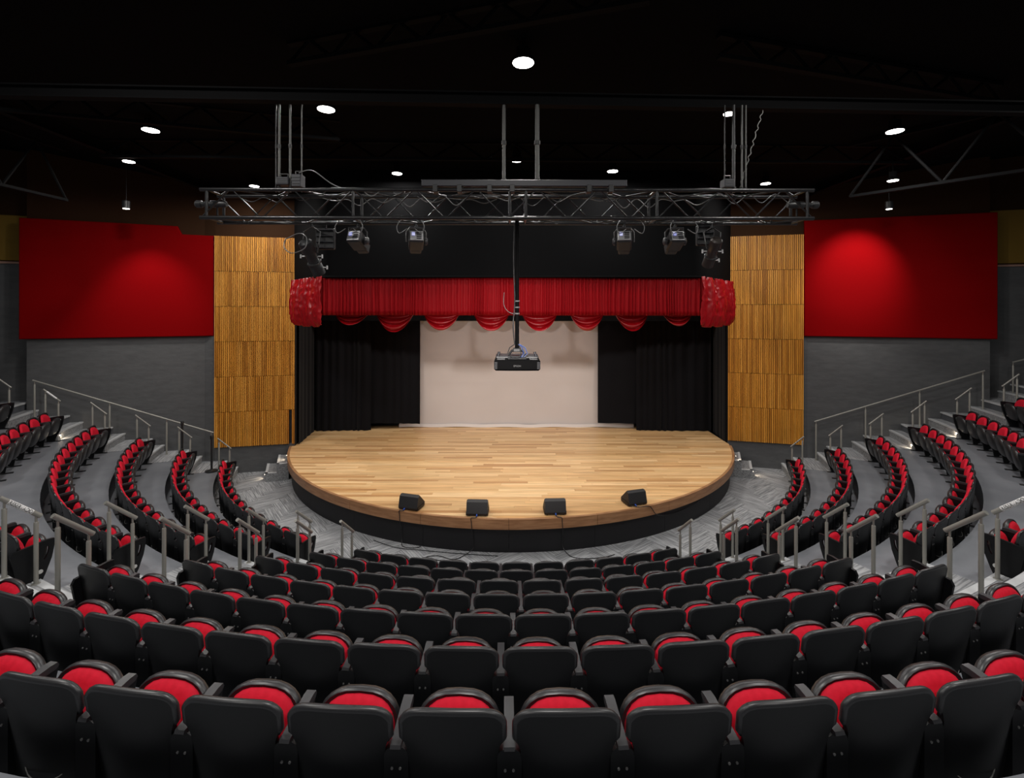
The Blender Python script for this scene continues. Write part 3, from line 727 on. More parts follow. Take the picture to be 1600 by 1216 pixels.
# ---------------------------------------------------------------- theatre seats
def superell(a, b, n, e, cz, dx=0):
    out = []
    for i in range(n):
        t = 2*pi*i/n; c, s_ = cos(t), sin(t)
        out.append((a*abs(c)**(2/e)*(1 if c >= 0 else -1)+dx, cz+b*abs(s_)**(2/e)*(1 if s_ >= 0 else -1)))
    return out
def back_y(z): return .055*(0.82-z)/.5     # the back leans: 0 at the top, forward further down
def shell_half(z):
    t = (z-.22)/.60
    if z > .71: return .248
    if z > .64: return .224+(.248-.224)*((z-.64)/.07)
    return .219+.005*(z-.2)/.44
def make_seat_meshes():
    D = {}
    # back shell: outer skin and inner skin
    nu, nv = 18, 10; zs_ = [.20, .28, .38, .48, .57, .63, .67, .715, .77, .80, .82]
    def P(i, j, inner):
        u = sin(pi/2*(-1+2*i/nu)*.92)/sin(pi/2*.92); z = zs_[j]; hw_ = shell_half(z)
        if inner: hw_ -= .008
        zz = z-(.014*u*u+.045*abs(u)**9)*max(0, (z-.56)/.26)
        if inner: zz = zz-.006
        yy = back_y(z)+.024*u*u+(.032 if inner else 0)
        if not inner: yy -= .012*(1-u*u)*sin(pi*min(1, (z-.2)/.5))
        return (u*hw_, yy, zz)
    m = MB(); A = [P(i, j, False) for j in range(nv+1) for i in range(nu+1)]; B = [P(i, j, True) for j in range(nv+1) for i in range(nu+1)]
    I = lambda i, j: j*(nu+1)+i; fs = []
    N = len(A)
    for j in range(nv):
        for i in range(nu): fs += [(I(i, j), I(i+1, j), I(i+1, j+1), I(i, j+1)), (N+I(i, j), N+I(i, j+1), N+I(i+1, j+1), N+I(i+1, j))]
    edge_ = [I(i, 0) for i in range(nu+1)]+[I(nu, j) for j in range(1, nv+1)]+[I(i, nv) for i in range(nu-1, -1, -1)]+[I(0, j) for j in range(nv-1, 0, -1)]
    for a, b in zip(edge_, edge_[1:]+edge_[:1]): fs.append((a, b, b+N, a+N))
    m.add(A+B, fs); D['back_shell'] = m.mesh('back_shell', M_plastic, 50)
    # rolled rim along the top and the shoulders
    path = []
    for j in range(6, nv+1): q = P(0, j, False); path.append((q[0], q[1]+.016, q[2]))
    for i in range(1, nu): q = P(i, nv, False); path.append((q[0], q[1]+.016, q[2]))
    for j in range(nv, 5, -1): q = P(nu, j, False); path.append((q[0], q[1]+.016, q[2]))
    rr = [.008]+[.018]*(len(path)-2)+[.008]
    m = MB(); m.tube(path, rr, 8); D['top_rim'] = m.mesh('top_rim', M_rim, 80)
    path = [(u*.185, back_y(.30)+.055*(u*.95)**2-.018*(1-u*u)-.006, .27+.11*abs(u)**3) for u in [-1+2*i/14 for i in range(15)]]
    m = MB(); m.tube(path, .0035, 5); D['seam_highlight'] = m.mesh('seam_highlight', M_seam, 80)  # thin pale tube painted in for the highlight along the U-shaped groove
    # small recessed number mark on the outside of the back
    m = MB(); m.box(-.06, .0, -.010, -.004, .725, .737, bev=.002); D['plate'] = m.mesh('plate', M_iron, None)
    # back cushion
    def pad(a, b, cz, e, ybase, bulge, lean, nrm=1, n=24, th=.02):
        m = MB(); rings = []
        for fr, dp in ((1.0, 0), (1.0, .35), (.93, .72), (.75, .92), (.4, 1.0)):
            ring = [(x*1.0, z) for x, z in superell(a*fr, b*fr, n, e, cz)]
            rings.append([(x, ybase+lean(z)+.055*(x/.24)**2*(1 if nrm > 0 else 0)+nrm*bulge*dp, z) for x, z in ring])
        rings.append([(0, ybase+lean(cz)+nrm*bulge*1.0, cz)])
        vs = [p for r in rings[:-1] for p in r]+rings[-1]; fs = []
        for r in range(4):
            for k in range(n): fs.append((r*n+k, r*n+(k+1) % n, (r+1)*n+(k+1) % n, (r+1)*n+k))
        c = 5*n
        for k in range(n): fs.append((4*n+k, 4*n+(k+1) % n, c))
        fs.append(tuple(range(n))[::-1]); m.add(vs, fs); return m
    m = pad(.212, .232, .568, 2.5, .030, .058, back_y); D['back_cushion'] = m.mesh('back_cushion', M_redfab, 60)
    # folded seat: red cushion towards the back, black pan towards the stage
    lean2 = lambda z: .055*(z-.42)/.26
    m = pad(.207, .195, .470, 2.6, .262, .055, lean2, -1); D['seat_cushion'] = m.mesh('seat_cushion', M_redfab, 60)
    m = MB(); n = 28; rings = []
    for fr, dp in ((.97, -.012), (1.0, -.02), (1.03, -.012), (1.035, .005), (.99, .03), (.85, .052), (.5, .064)):
        rings.append([(x, .262+lean2(z)+dp, z) for x, z in superell(.230*fr, .218*fr, n, 2.65, .462)])
    vs = [p for r in rings for p in r]; fs = []
    for r in range(len(rings)-1):
        for k in range(n): fs.append((r*n+k, r*n+(k+1) % n, (r+1)*n+(k+1) % n, (r+1)*n+k))
    fs += [tuple(range(n))[::-1], tuple(range((len(rings)-1)*n, len(rings)*n))]
    m.add(vs, fs); D['seat_pan'] = m.mesh('seat_pan', M_rim, 60)
    # armrest
    m = MB(); prof = [(.045, .612), (.03, .624), (.038, .638), (.28, .660), (.318, .656), (.325, .636), (.31, .622)]
    M = Matrix(((0, 0, 1, 0), (1, 0, 0, 0), (0, 1, 0, 0), (0, 0, 0, 1)))
    m.prism(prof, -.026, .026, M); D['armrest'] = m.mesh('armrest', M_arm, 40)
    # side frame: broad rear cover with rounded head, slim cheek towards the front
    m = MB(); head = [(-.060, .14), (-.060, .580), (-.05, .602), (-.03, .614), (.03, .614), (.05, .602), (.060, .580), (.060, .14), (.03, .06), (-.03, .06)]
    M2 = Matrix(((1, 0, 0, 0), (0, 0, 1, 0), (0, 1, 0, 0), (0, 0, 0, 1)))
    m.prism(head, .050, .10, M2)
    cheek = [(.06, .10), (.06, .62), (.30, .645), (.33, .62), (.30, .50), (.22, .30), (.17, .03), (.08, .03)]
    m.prism(cheek, -.017, .017, M)
    D['side_frame'] = m.mesh('side_frame', M_plastic, 30)
    m = MB()
    m.cyl((0, .052, .515), (0, .045, .515), .0065, n=8)
    D['bolt'] = m.mesh('bolt', M_bolt)
    m = MB(); m.box(-.03, .03, -.02, .30, 0, .022, bev=.006); D['foot'] = m.mesh('foot', M_iron)
    # end panel with hand slot
    outer = [(-.03, .60), (.0, .655), (.31, .690), (.375, .685), (.38, .63), (.35, .45), (.29, .27), (.20, .06), (.20, .02), (.02, .02), (.03, .20), (.0, .42)]
    sl = []
    for i in range(14):
        t = 2*pi*i/14; ca, sa = cos(t)*.022, sin(t)*.085; an = radians(-14); sl.append((.292+ca*cos(an)-sa*sin(an)*-1*-1, .53+ca*sin(an)+sa*cos(an)))
    sl = sl[::-1]
    tris = tessellate_polygon([[Vector((p[0], p[1], 0)) for p in outer], [Vector((p[0], p[1], 0)) for p in sl]])
    allp = outer+sl; n = len(allp); vs = [(-.018, p[0], p[1]) for p in allp]+[(.018, p[0], p[1]) for p in allp]
    fs = [tuple(t) for t in tris]+[tuple(i+n for i in t)[::-1] for t in tris]
    no = len(outer)
    for k in range(no): fs.append((k, (k+1) % no, n+(k+1) % no, n+k))
    for k in range(14): a = no+k; b = no+(k+1) % 14; fs.append((a, b, n+b, n+a))
    m = MB(); m.add(vs, fs); D['end_panel'] = m.mesh('end_panel', M_plastic, 30)
    m = MB(); m.cyl((-.021, .24, .315), (.021, .24, .315), .026, n=16); D['badge'] = m.mesh('badge', M_badge)
    return D
SM = make_seat_meshes()
def seat(base, name_label, group, rz, first=False, last=False, ends=(0, 0), fine=True, hp=.28):
    o = empty('theatre_seat', base, rz); tag(o, name_label, 'seat', group)
    b = link('back_shell', SM['back_shell'], o)
    link('top_rim', SM['top_rim'], b)
    if fine: link('seam_highlight', SM['seam_highlight'], b)
    link('back_cushion', SM['back_cushion'], o)
    link('seat_pan', SM['seat_pan'], o); link('seat_cushion', SM['seat_cushion'], o)
    sides = [-hp]+([hp] if last else [])
    for x in sides:
        if (x < 0 and ends[0]) or (x > 0 and ends[1]): link('foot', SM['foot'], o).location.x = x; continue
        for nm in ('armrest', 'side_frame', 'foot'):
            q = link(nm, SM[nm], o); q.location.x = x
            if nm == 'side_frame' and fine:
                for bx in (-.02, .02): link('bolt', SM['bolt'], q).location.x = bx
    for e, x in zip(ends, (-hp+.012, hp-.012)):
        if e:
            q = link('end_panel', SM['end_panel'], o); q.location.x = x; g = link('badge', SM['badge'], q); g['label'] = 'round white badge'
    return o
nseats = 0
ROWN = ['front', 'second', 'third', 'fourth', 'fifth', 'sixth', 'seventh']
def visible(p, mg):
    if p.y < .4: return False
    u, v = proj(p.x, p.y, p.z+.75); return -mg < u < 1600+mg
cen = [(.09, True, .577, 5, 5), (.075, True, .555, 6, 6), (.12, False, .582, 7, 7), (.11, False, .563, 8, 8), (.0175, False, .55, 9, 9), (-.076, False, .556, 10, 10), (-.009, False, .557, 11, 11)]
for k, (xc, odd, p, nl, nr) in enumerate(cen):
    R = RK(k); offs = [(i*p if odd else (i+.5)*p) for i in (range(-nl, nr+1) if odd else range(-nl, nr))]
    items = []
    for i, s_ in enumerate(offs):
        a = (xc+s_)/R; pos = Vector((CX+R*sin(a), CY-R*cos(a), ZK(k)+(.008 if k == 0 else 0)))
        if k >= 5 and not visible(pos, 75 if k == 5 else 130): continue
        items.append((i, a, pos))
    for j, (i, a, pos) in enumerate(items):
        ref = 'from its left end' if k < 5 else 'from left edge of photo'
        if j+1 > len(items)/2+.6:
            num = len(items)-j; ref = ref.replace('left', 'right')
        else: num = j+1
        pre = '' if num == 1 else ORD[num]+' '
        ref2 = {'from its left end': 'leftmost', 'from its right end': 'rightmost', 'from left edge of photo': 'at left edge of photo', 'from right edge of photo': 'at right edge of photo'}[ref] if num == 1 else pre+ref
        rown = {5: 'second nearest', 6: 'nearest'}.get(k, ROWN[k])
        lab = f'red and black tip-up seat, {rown} row of middle block, {ref2}' if k < 5 else f'black-backed seat, {rown} row of middle block, {ref2}'
        seat(pos, lab, f'seats of the {rown} row in the middle block', a, last=(i == len(offs)-1), ends=(i == 0, i == len(offs)-1), fine=k > 2, hp=p/2); nseats += 1
side_n = [12, 13, 15, 16, 17, 19]
for sgn in (-1, 1):
    for k in range(6):
        R = RK(k); n = side_n[k]; da = (FAR_END-SIDE_END)/n; hp = radians(da)*R/2; blk = 'left' if sgn < 0 else 'right'
        for i in range(n):
            ar = sgn*(FAR_END-(i+.5)*da); pos = pol(R, ar, ZK(k)+(.008 if k == 0 else 0))
            if not visible(pos, 30): continue
            if i+1 <= n/2+.6: num, ref = i+1, 'from the wall stairs'
            else: num, ref = n-i, 'from the middle aisle'
            ref2 = ('beside the wall stairs' if 'wall' in ref else 'beside the middle aisle') if num == 1 else ORD[num]+' '+ref
            lab = f'red and black tip-up seat, {ROWN[k]} row of {blk} block, {ref2}'
            # i = 0 sits at the far end: left side of the seat faces the wall for the left block
            e_far, e_near = (i == 0), (i == n-1)
            ends = (e_far, e_near) if sgn < 0 else (e_near, e_far)
            last = (e_near if sgn < 0 else e_far)
            seat(pos, lab, f'seats of the {ROWN[k]} row in the {blk} block', radians(ar+ROT), last=last, ends=ends, fine=(i > n/2), hp=hp); nseats += 1

# ---------------------------------------------------------------- handrails
def rail(a, k, label, group, r=.027, sticker=None):
    """two posts and a sloping bar beside the steps between row k and row k+1"""
    Rl, Ru = RK(k)-.16, RK(k)+.12; zl, zu = ZK(k)+DH/2, ZK(k+1)
    pl, pu = pol(Rl, a, zl+.005), pol(Ru, a, zu+.005); o = empty('handrail', pl); tag(o, label, 'handrail', group)
    hl, hu = .87, .925
    for q, h in ((pl, hl), (pu, hu)):
        b = q-pl
        m = MB(); m.lathe([(.045, 0), (.045, .008), (.030, .012), (.024, .012), (.024, h-.11), (.020, h-.10)], 14, Matrix.Translation(b)); p = m.build('post', M_rail, o, 40)
        m = MB(); m.cyl(b+Vector((0, 0, h-.10)), b+Vector((0, 0, h-.01)), .012, n=10); m.build('pin', M_pin, p, 40)
    A = Vector((0, 0, hl)); B = pu-pl+Vector((0, 0, hu)); d = (B-A).normalized()
    A2, B2 = A-d*.06, B+d*.06
    m = MB(); m.cyl(A2, B2, r, n=14); bar = m.build('bar', M_rail, o, 40)
    if sticker:
        m = MB(); c0 = A2+(B2-A2)*.22; c1 = A2+(B2-A2)*.80; m.cyl(c0, c1, r+.0015, n=18); st = m.build('sticker', M_white, bar, 40); st['label'] = 'white reserved sticker around the bar'
        if sticker == 'text':
            cu = bpy.data.curves.new('lettering', 'FONT'); cu.body = 'RESERVADO'; cu.size = .062; cu.extrude = .0008; cu.align_x = 'CENTER'; cu.align_y = 'CENTER'
            to = bpy.data.objects.new('t', cu); COL.objects.link(to); bpy.context.view_layer.update()
            me = bpy.data.meshes.new_from_object(to.evaluated_get(bpy.context.evaluated_depsgraph_get())); bpy.data.objects.remove(to)
            me.materials.clear(); me.materials.append(M_ink)
            ws = max(v.co.x for v in me.vertices)-min(v.co.x for v in me.vertices); tgt = (c1-c0).length*.94
            mid = (c0+c1)/2; xax = (A2-B2).normalized()
            if (proj(*(pl+c0))[0] < proj(*(pl+c1))[0]): xax = -xax
            view = (Vector((0, 0, CZ+.0))-(pl+mid)).normalized(); nax = (view-xax*view.dot(xax)).normalized(); yax = nax.cross(xax)
            for v in me.vertices:
                x, y_ = v.co.x*tgt/ws, v.co.y; th = y_/(r+.002)
                v.co = mid+xax*x+(nax*cos(th)+yax*sin(th))*(r+.003+v.co.z)
            l = link('lettering', me, st)
    return o
for sgn, sd in ((-1, 'left'), (1, 'right')):
    for k in range(0, 6):
        if k < 5:
            dr = .35 if sgn > 0 else 0
            rail(sgn*26.7-dr, k, f'grey handrail at the near end of the {ROWN[k]} row of the {sd} block' , 'short rails along the middle aisles', sticker=('text' if k == 4 else None))
            rail(sgn*CEN_RAIL[k]-dr, k, f'grey handrail beside the {sd} end of the {ROWN[k]} row of the middle block', 'short rails along the middle aisles')
        rail(sgn*69.3 if sgn < 0 else 69.5, k, f'grey handrail at the wall end of the {ROWN[k]} row of the {sd} block', 'short rails on the wall stairs', r=.02, sticker=('plain' if (k == 4 and sgn < 0) else None))
def wall_rail(p, posts, label):
    o = empty('wall_handrail', p[0]); tag(o, label, 'handrail'); p = [Vector(q) for q in p]
    m = MB(); m.tube([q-p[0] for q in p], .024, 12); m.build('bar', M_rail, o, 60)
    for t, zb in posts:
        q = p[0]+(p[-1]-p[0])*t; b = Vector((q.x, q.y, zb))-p[0]; h = q.z-zb
        m = MB(); m.lathe([(.045, 0), (.045, .008), (.024, .012), (.024, h-.11), (.02, h-.10)], 12, Matrix.Translation(b)); pp = m.build('post', M_rail, o, 40)
        m = MB(); m.cyl(b+Vector((0, 0, h-.1)), b+Vector((0, 0, h-.01)), .012, n=8); m.build('pin', M_pin, pp, 40)
def on(u, v, D): return Vector(((u-800)*D/F, D, CZ-(v-HY)*D/F))
pA, pB = on(51, 595.5, 13.38), on(334, 677, 14.86)
def tread(x, y):
    R = hypot(x-CX, y-CY)
    for k in range(7, -1, -1):
        if R >= RK(k)+.1: return ZK(k+1)+.01
        if R >= RK(k)-.22: return ZK(k)+DH/2+.01
    return 0.
def tpost(a, b, ts): return [(t, tread(*(a+(b-a)*t).xy)) for t in ts]
wall_rail([pA, pB], tpost(pA, pB, (.01, .40, .72, .985)), 'long sloping grey handrail along the left wall')
pA, pB = on(1539, 578.5, 13.95), on(1273, 658.4, 15.35)
wall_rail([pA, pB], tpost(pA, pB, (.01, .36, .68, .99)), 'long sloping grey handrail along the right wall')
pA, pB = on(1582, 565.5, 14.2), on(1700, 535, 13.6)
wall_rail([pA, pB], tpost(pA, pB, (.01, .95)), 'upper grey handrail at the right edge above the top rail')
pA, pB = on(12, 601, 13.2)+Vector((0, 0, .25)), on(-80, 560, 12.8)

# stanchions
def stanchion(u, v, z, h, label):
    p = at(u, v, z); o = empty('belt_stanchion', p); tag(o, label, 'post', 'black belt stanchions by the left wall stairs')
    m = MB(); m.lathe([(.17, 0), (.17, .02), (.05, .045), (.035, .06)], 24); m.build('base', M_iron, o, 40)
    m = MB(); m.lathe([(.03, .05), (.03, h-.12)], 16); m.build('post', M_iron, o, 40)
    m = MB(); m.lathe([(.038, h-.12), (.042, h-.10), (.042, h-.02), (.034, h)], 16); m.build('belt_head', M_iron, o, 40)
    return p
sp1 = stanchion(331, 737, ZK(1)+.012, 1.08, 'black belt stanchion at the lower end of the left wall handrail')
sp2 = stanchion(285, 715, ZK(2)+.012, 1.08, 'black belt stanchion behind the second rail up the left wall stairs')

# step lights by the wall stairs
step_light(pol(RK(4)+.10-.34, -68.9, ZK(4)+.13), (-.35, .9, 0), 'small step light at the wall end of the fifth row, left block', 6)
step_light(pol(RK(4)+.10-.34, 68.9, ZK(4)+.13), (.35, .9, 0), 'small step light at the wall end of the fifth row, right block', 6)
step_light(pol(RK(3)+.10-.34, 68.9, ZK(3)+.13), (.35, .9, 0), 'small step light at the wall end of the fourth row, right block', 6)

# ---------------------------------------------------------------- lighting truss
TX0, TX1, TY0, TY1, TZ0, TZ1 = -3.88, 3.75, 5.85, 6.20, 6.52, 6.87
truss = empty('lighting_truss', (0, 6.0, TZ0)); tag(truss, 'long black box truss hanging above the seats in front of the stage', 'truss')
O = Vector((0, 6.0, TZ0))
def tp(*a): return Vector(a)-O
for yy in (TY0, TY1):
    for zz in (TZ0, TZ1):
        m = MB(); m.cyl(tp(TX0, yy, zz), tp(TX1, yy, zz), .025, n=12); m.build('chord', M_truss, truss, 40)
npan = 20; st = (TX1-TX0)/npan
for fi, (pa, pb) in enumerate((((TY0, TZ0), (TY0, TZ1)), ((TY1, TZ0), (TY1, TZ1)), ((TY0, TZ0), (TY1, TZ0)), ((TY0, TZ1), (TY1, TZ1)))):
    for i in range(npan):
        a, b = (pa, pb) if (i+fi) % 2 == 0 else (pb, pa); x = TX0+i*st
        m = MB(); m.cyl(tp(x+.015, *a), tp(x+st-.015, *b), .0095, n=7); m.build('brace', M_truss, truss, 60)
for x in (TX0+.08, TX0+1.9, -.03, .17, TX1-1.95, TX1-.08):
    for yy in (TY0, TY1):
        m = MB(); m.cyl(tp(x, yy, TZ0), tp(x, yy, TZ1), .018, n=8); m.build('upright', M_truss, truss, 60)
    for zz in (TZ0, TZ1):
        m = MB(); m.cyl(tp(x, TY0, zz), tp(x, TY1, zz), .014, n=8); m.build('cross_tube', M_truss, truss, 60)
m = MB(); m.box(-1.12, 1.42, 5.80, 5.88, 6.905, 6.985, bev=.006); sq = m.build('square_tube', M_tube); tag(sq, 'dark grey square steel tube lying on top of the truss', 'tube')
for x in (-.95, -.65, -.28, .0, .95, 1.22):
    m = MB(); m.box(x-.03, x+.03, 5.78, 5.90, 6.83, 6.92, bev=.005); m.build('clamp', M_iron, sq)
# hangers
def hanger(u, r, z0, label, y=6.02, mt=M_rod, ztop=8.0, nm='hanging_rod'):
    x = (u-800)*y/F; m = MB(); m.cyl((x, y, z0), (x, y, ztop), r, n=10); o = m.build(nm, mt, None, 40)
    for zz in (z0+.02, (z0+ztop)/2):
        m = MB(); m.cyl((x, y, zz), (x, y, zz+.05), r*1.45, n=10); m.build('coupling', M_iron, o, 40)
    tag(o, label, 'rod', 'rods and pipes carrying the truss')
hanger(787, .021, 6.98, 'grey pipe holding the truss, left of the two near the middle', nm='hanging_pipe')
hanger(839, .027, 6.98, 'thicker grey pipe holding the truss, right of the two near the middle', nm='hanging_pipe')
for u, r, lb, mt in ((431, .008, 'thin dark rod, leftmost at the left end of truss', M_iron), (436, .014, 'grey rod, second from left at the left end of truss', M_rod), (453, .014, 'grey rod, third from left at the left end of truss', M_rod), (471, .009, 'thin grey rod, fourth from left at the left end of truss', M_rod),
                   (1132, .008, 'thin dark rod, leftmost at the right end of truss', M_iron), (1146, .02, 'thick black rod, second at the right end of truss', M_iron), (1159, .012, 'grey rod, third at the right end of truss', M_rod), (1165, .010, 'grey rod, rightmost at the right end of truss', M_rod)):
    hanger(u, r, 6.88, lb, mt=mt)
# power boxes on the truss ends
def psu(u, v, w_, h_, label):
    y = 6.02; x = (u-800)*y/F; z = CZ+(HY-v)*y/F; o = empty('power_box', (x, y, z)); tag(o, label, 'power box', 'small boxes on the truss')
    m = MB(); m.box(-w_/2, w_/2, -.07, .07, 0, h_, bev=.008); m.build('case', M_tube, o)
    m = MB(); m.tube([(-w_*.3, 0, h_), (-w_*.3, 0, h_+.05), (w_*.3, 0, h_+.05), (w_*.3, 0, h_)], .008, 6); m.build('handle', M_iron, o, 60)
    for i in range(3):
        m = MB(); m.box(-w_*.4, w_*.4, -.075, -.068, h_*(.2+.25*i), h_*(.28+.25*i)); m.build('fin', M_iron, o)
psu(444, 291, .16, .10, 'dark box on the truss between the left hanging rods'); psu(466, 294, .12, .16, 'small tilted dark box at the foot of left rods')
psu(1136, 294, .13, .11, 'grey box on the truss beside the right hanging rods')
# projector on its pole
PXc, PYc, PZc = .065, 6.02, 4.70
M_proj = mat('matt_black_projector', (.0022, .0022, .0024), .7, spec=.06)
pr = empty('projector', (PXc, PYc, PZc)); tag(pr, 'black video projector hanging on a long pole from the truss', 'projector')
m = MB()
body = [(-.285, -.235), (-.27, -.255), (-.1, -.27), (.1, -.27), (.27, -.255), (.285, -.235), (.285, .2), (.26, .23), (-.26, .23), (-.285, .2)]
vs = []; n = len(body)
for sc, z in ((.94, -.07), (1, -.05), (1, .045), (.96, .065)): vs += [(x*sc, y_*sc, z) for x, y_ in body]
fs = [tuple(range(n))[::-1], tuple(range(3*n, 4*n))]+[(r*n+k, r*n+(k+1) % n, (r+1)*n+(k+1) % n, (r+1)*n+k) for r in range(3) for k in range(n)]
m.add(vs, fs); m.build('body', M_proj, pr, 30)
m = MB(); m.box(-.27, .27, -.12, .2, .062, .10, bev=.012); m.build('top_cover', M_rim, pr)
m = MB(); m.box(-.12, .12, -.225, -.11, .062, .085, bev=.01); m.build('cable_recess', M_iron, pr)
for sx in (-1, 1):
    m = MB(); m.box(sx*.2-.05, sx*.2+.05, -.235, -.13, .06, .078, bev=.004); m.build('corner_cover', M_rim, pr)
    for k in range(6): m = MB(); m.box(sx*.262-.018, sx*.262+.018, -.262, -.24, -.045+.015*k, -.039+.015*k); m.build('vent_slot', M_tube, pr)
    for sy in (-.1, .17):
        m = MB(); m.cyl((sx*.235, sy, .09), (sx*.235, sy, .125), .017, n=12); m.build('foot', M_tube, pr, 40)
cu = bpy.data.curves.new('lettering', 'FONT'); cu.body = 'EPSON'; cu.size = .03; cu.extrude = .001; cu.align_x = 'CENTER'; cu.align_y = 'CENTER'
to = bpy.data.objects.new('t', cu); COL.objects.link(to); bpy.context.view_layer.update()
me = bpy.data.meshes.new_from_object(to.evaluated_get(bpy.context.evaluated_depsgraph_get())); bpy.data.objects.remove(to); me.materials.clear(); me.materials.append(mat('grey_print', (.10, .10, .10), .6))
for v in me.vertices: v.co = Vector((v.co.x, -.271-v.co.z, v.co.y-.01))
link('lettering', me, pr)
m = MB(); m.cyl((0, 0, .16), (0, 0, TZ0-PZc+.02), .026, n=14); pole = m.build('pole', M_proj, pr, 40)
for zz in (.62, .70, .78):
    m = MB(); m.lathe([(.029, zz), (.034, zz+.004), (.034, zz+.014), (.029, zz+.018)], 14); m.build('cable_tie', M_cable_w, pole)
m = MB(); m.box(-.05, .05, -.05, .05, .14, .19, bev=.008); br = m.build('mount_head', M_iron, pr)
for a in range(4):
    t = pi/4+a*pi/2; m = MB(); m.tube([(0.02*cos(t), .02*sin(t), .17), (.1*cos(t), .08*sin(t), .15), (.15*cos(t), .12*sin(t), .10)], .012, 6); m.build('mount_arm', M_iron, pr, 60)
rd = random.Random(5)
for i in range(6):
    dx = rd.uniform(-.1, .12); mt = (M_cable_b, M_cable_w, M_blue, M_cable_b, M_cable_w, M_blue)[i]
    m = MB(); m.tube([(dx*.3, -.03, .24), (dx, -.07+rd.uniform(-.03, .02), .20), (dx*1.3, -.12, .13), (dx*.8, -.19, .09)], .006 if mt != M_blue else .004, 6); m.build('plug_lead', mt, pr, 80)
cable([(PXc-.035, PYc-.02, TZ0-.05), (PXc-.045, PYc-.03, 6.0), (PXc-.03, PYc-.03, 5.5), (PXc-.05, PYc-.03, 5.2), (PXc-.03, PYc-.03, 4.93)], .008, M_cable_b, 'black cable running down the projector pole')
cable([(PXc-.03, PYc-.02, 5.32), (PXc-.12, PYc-.03, 5.36), (PXc-.17, PYc-.02, 5.45), (PXc-.165, PYc-.02, 5.6)], .004, M_cable_w, 'thin white cable sticking out from the projector pole')

# theatre fixtures
def profile_spot(u, v, rz, tilt, knob, label):
    y = 6.2; x = (u-800)*y/F; top = TZ0-.03
    o = empty('stage_spotlight', (x, y, top), rz); tag(o, label, 'stage light', 'LED spotlights under the truss')
    m = MB(); m.tube([(-.0, 0, .06), (0, 0, -.04)], .022, 8); m.build('hook_clamp', M_iron, o, 40)
    m = MB(); m.tube([(-.125, 0, -.22), (-.125, 0, -.09), (-.09, 0, -.045), (.09, 0, -.045), (.125, 0, -.09), (.125, 0, -.22)], .010, 6); m.build('yoke', M_iron, o, 60)
    R = Matrix.Translation((0, 0, -.21)) @ Matrix.Rotation(tilt, 4, 'X')
    m = MB(); m.box(-.095, .095, -.13, .12, -.085, .085, R, bev=.02); m.build('body', M_iron, o)
    m = MB(); m.box(-.075, .075, .12, .22, -.07, .07, R, bev=.015); m.build('snout', M_iron, o)
    m = MB(); m.box(-.08, .08, -.142, -.128, -.07, .07, R, bev=.004); pn = m.build('rear_panel', M_silver, o)
    m = MB()
    m.box(-.06, -.02, -.150, -.140, -.005, .045, R); m.build('display', M_bluedisp, pn)
    for i in range(4):
        m = MB(); m.box(.0, .062, -.150, -.140, -.05+.028*i, -.036+.028*i, R); m.build('panel_slot', M_iron, pn)
    m = MB(); m.tube([R @ Vector(p) for p in ((-.085, -.12, .06), (-.085, -.15, .11), (.085, -.15, .11), (.085, -.12, .06))], .010, 6); m.build('handle', M_arm, o, 60)
    for sx in knob:
        m = MB(); m.lathe([(.03, 0), (.05, .01), (.05, .035), (.03, .045)], 14, Matrix.Translation((sx*.105, 0, -.21)) @ Matrix.Rotation(sx*pi/2, 4, 'Y')); m.build('knob', M_arm, o, 40)
    return o
M_bluedisp = emis('blue_display', (.03, .10, .9), .35)
profile_spot(559, 378, radians(-8), radians(-24), (1,), 'boxy black spotlight with blue display, left one of the left pair under truss')
profile_spot(650, 380, radians(14), radians(-24), (1,), 'boxy black spotlight with blue display, right one of the left pair under truss')
profile_spot(975, 377, radians(-12), radians(-26), (-1,), 'boxy black spotlight with blue display, left one of the right pair under truss')
profile_spot(1054, 373, radians(0), radians(-26), (-1, 1), 'boxy black spotlight with blue display, right one of the right pair under truss')
def barrel(u0, v0, u1, v1, r, label, mt):
    y0_, y1_ = 6.05, 6.35; a = on(u0, v0, y0_); b = on(u1, v1, y1_); o = empty('barrel_spotlight', a); tag(o, label, 'stage light', 'round barrel spotlights at the truss ends')
    d = (b-a); L = d.length; M = d.to_track_quat('Z', 'Y').to_matrix().to_4x4()
    m = MB(); m.lathe([(r*.75, -.01), (r, .01), (r*1.05, L*.3), (r*.8, L*.36), (r*.82, L*.62), (r*.98, L*.66), (r*.98, L)], 20, M); m.build('barrel', mt, o, 40)
    m = MB(); m.lathe([(r*1.06, L*.62), (r*1.12, L*.64), (r*1.06, L*.66)], 20, M); m.build('band', M_iron, o, 40)
    for q, sx in ((.45, 1), (.45, -1), (.8, 1)):
        c = M @ Vector((0, 0, L*q)); c = Vector((sx*r*1.0, 0, 0))+c
        m = MB(); m.cyl(c, c+Vector((sx*.05, 0, 0)), .008, n=8); kb = m.build('knob_stem', M_knob, o)
        m = MB(); m.tube([c+Vector((sx*.055, 0, -.025)), c+Vector((sx*.055, 0, .025))], .012, 8); m.build('knob', M_knob, kb)
    top = Vector((a.x*.5+b.x*.5, 6.2, TZ0+.0))-a
    m = MB(); m.tube([(M @ Vector((0, 0, L*.35)))+Vector((-r*1.15, 0, 0)), top+Vector((-.11, 0, -.12)), top+Vector((0, 0, -.05)), top+Vector((.11, 0, -.12)), (M @ Vector((0, 0, L*.35)))+Vector((r*1.15, 0, 0))], .010, 6); m.build('yoke', M_iron, o, 60)
    m = MB(); m.cyl(top+Vector((0, 0, -.06)), top+Vector((0, 0, .04)), .022, n=8); m.build('hook_clamp', M_iron, o)
    return o
M_brz = mat('worn_black_metal', (.04, .033, .03), .35, .4)
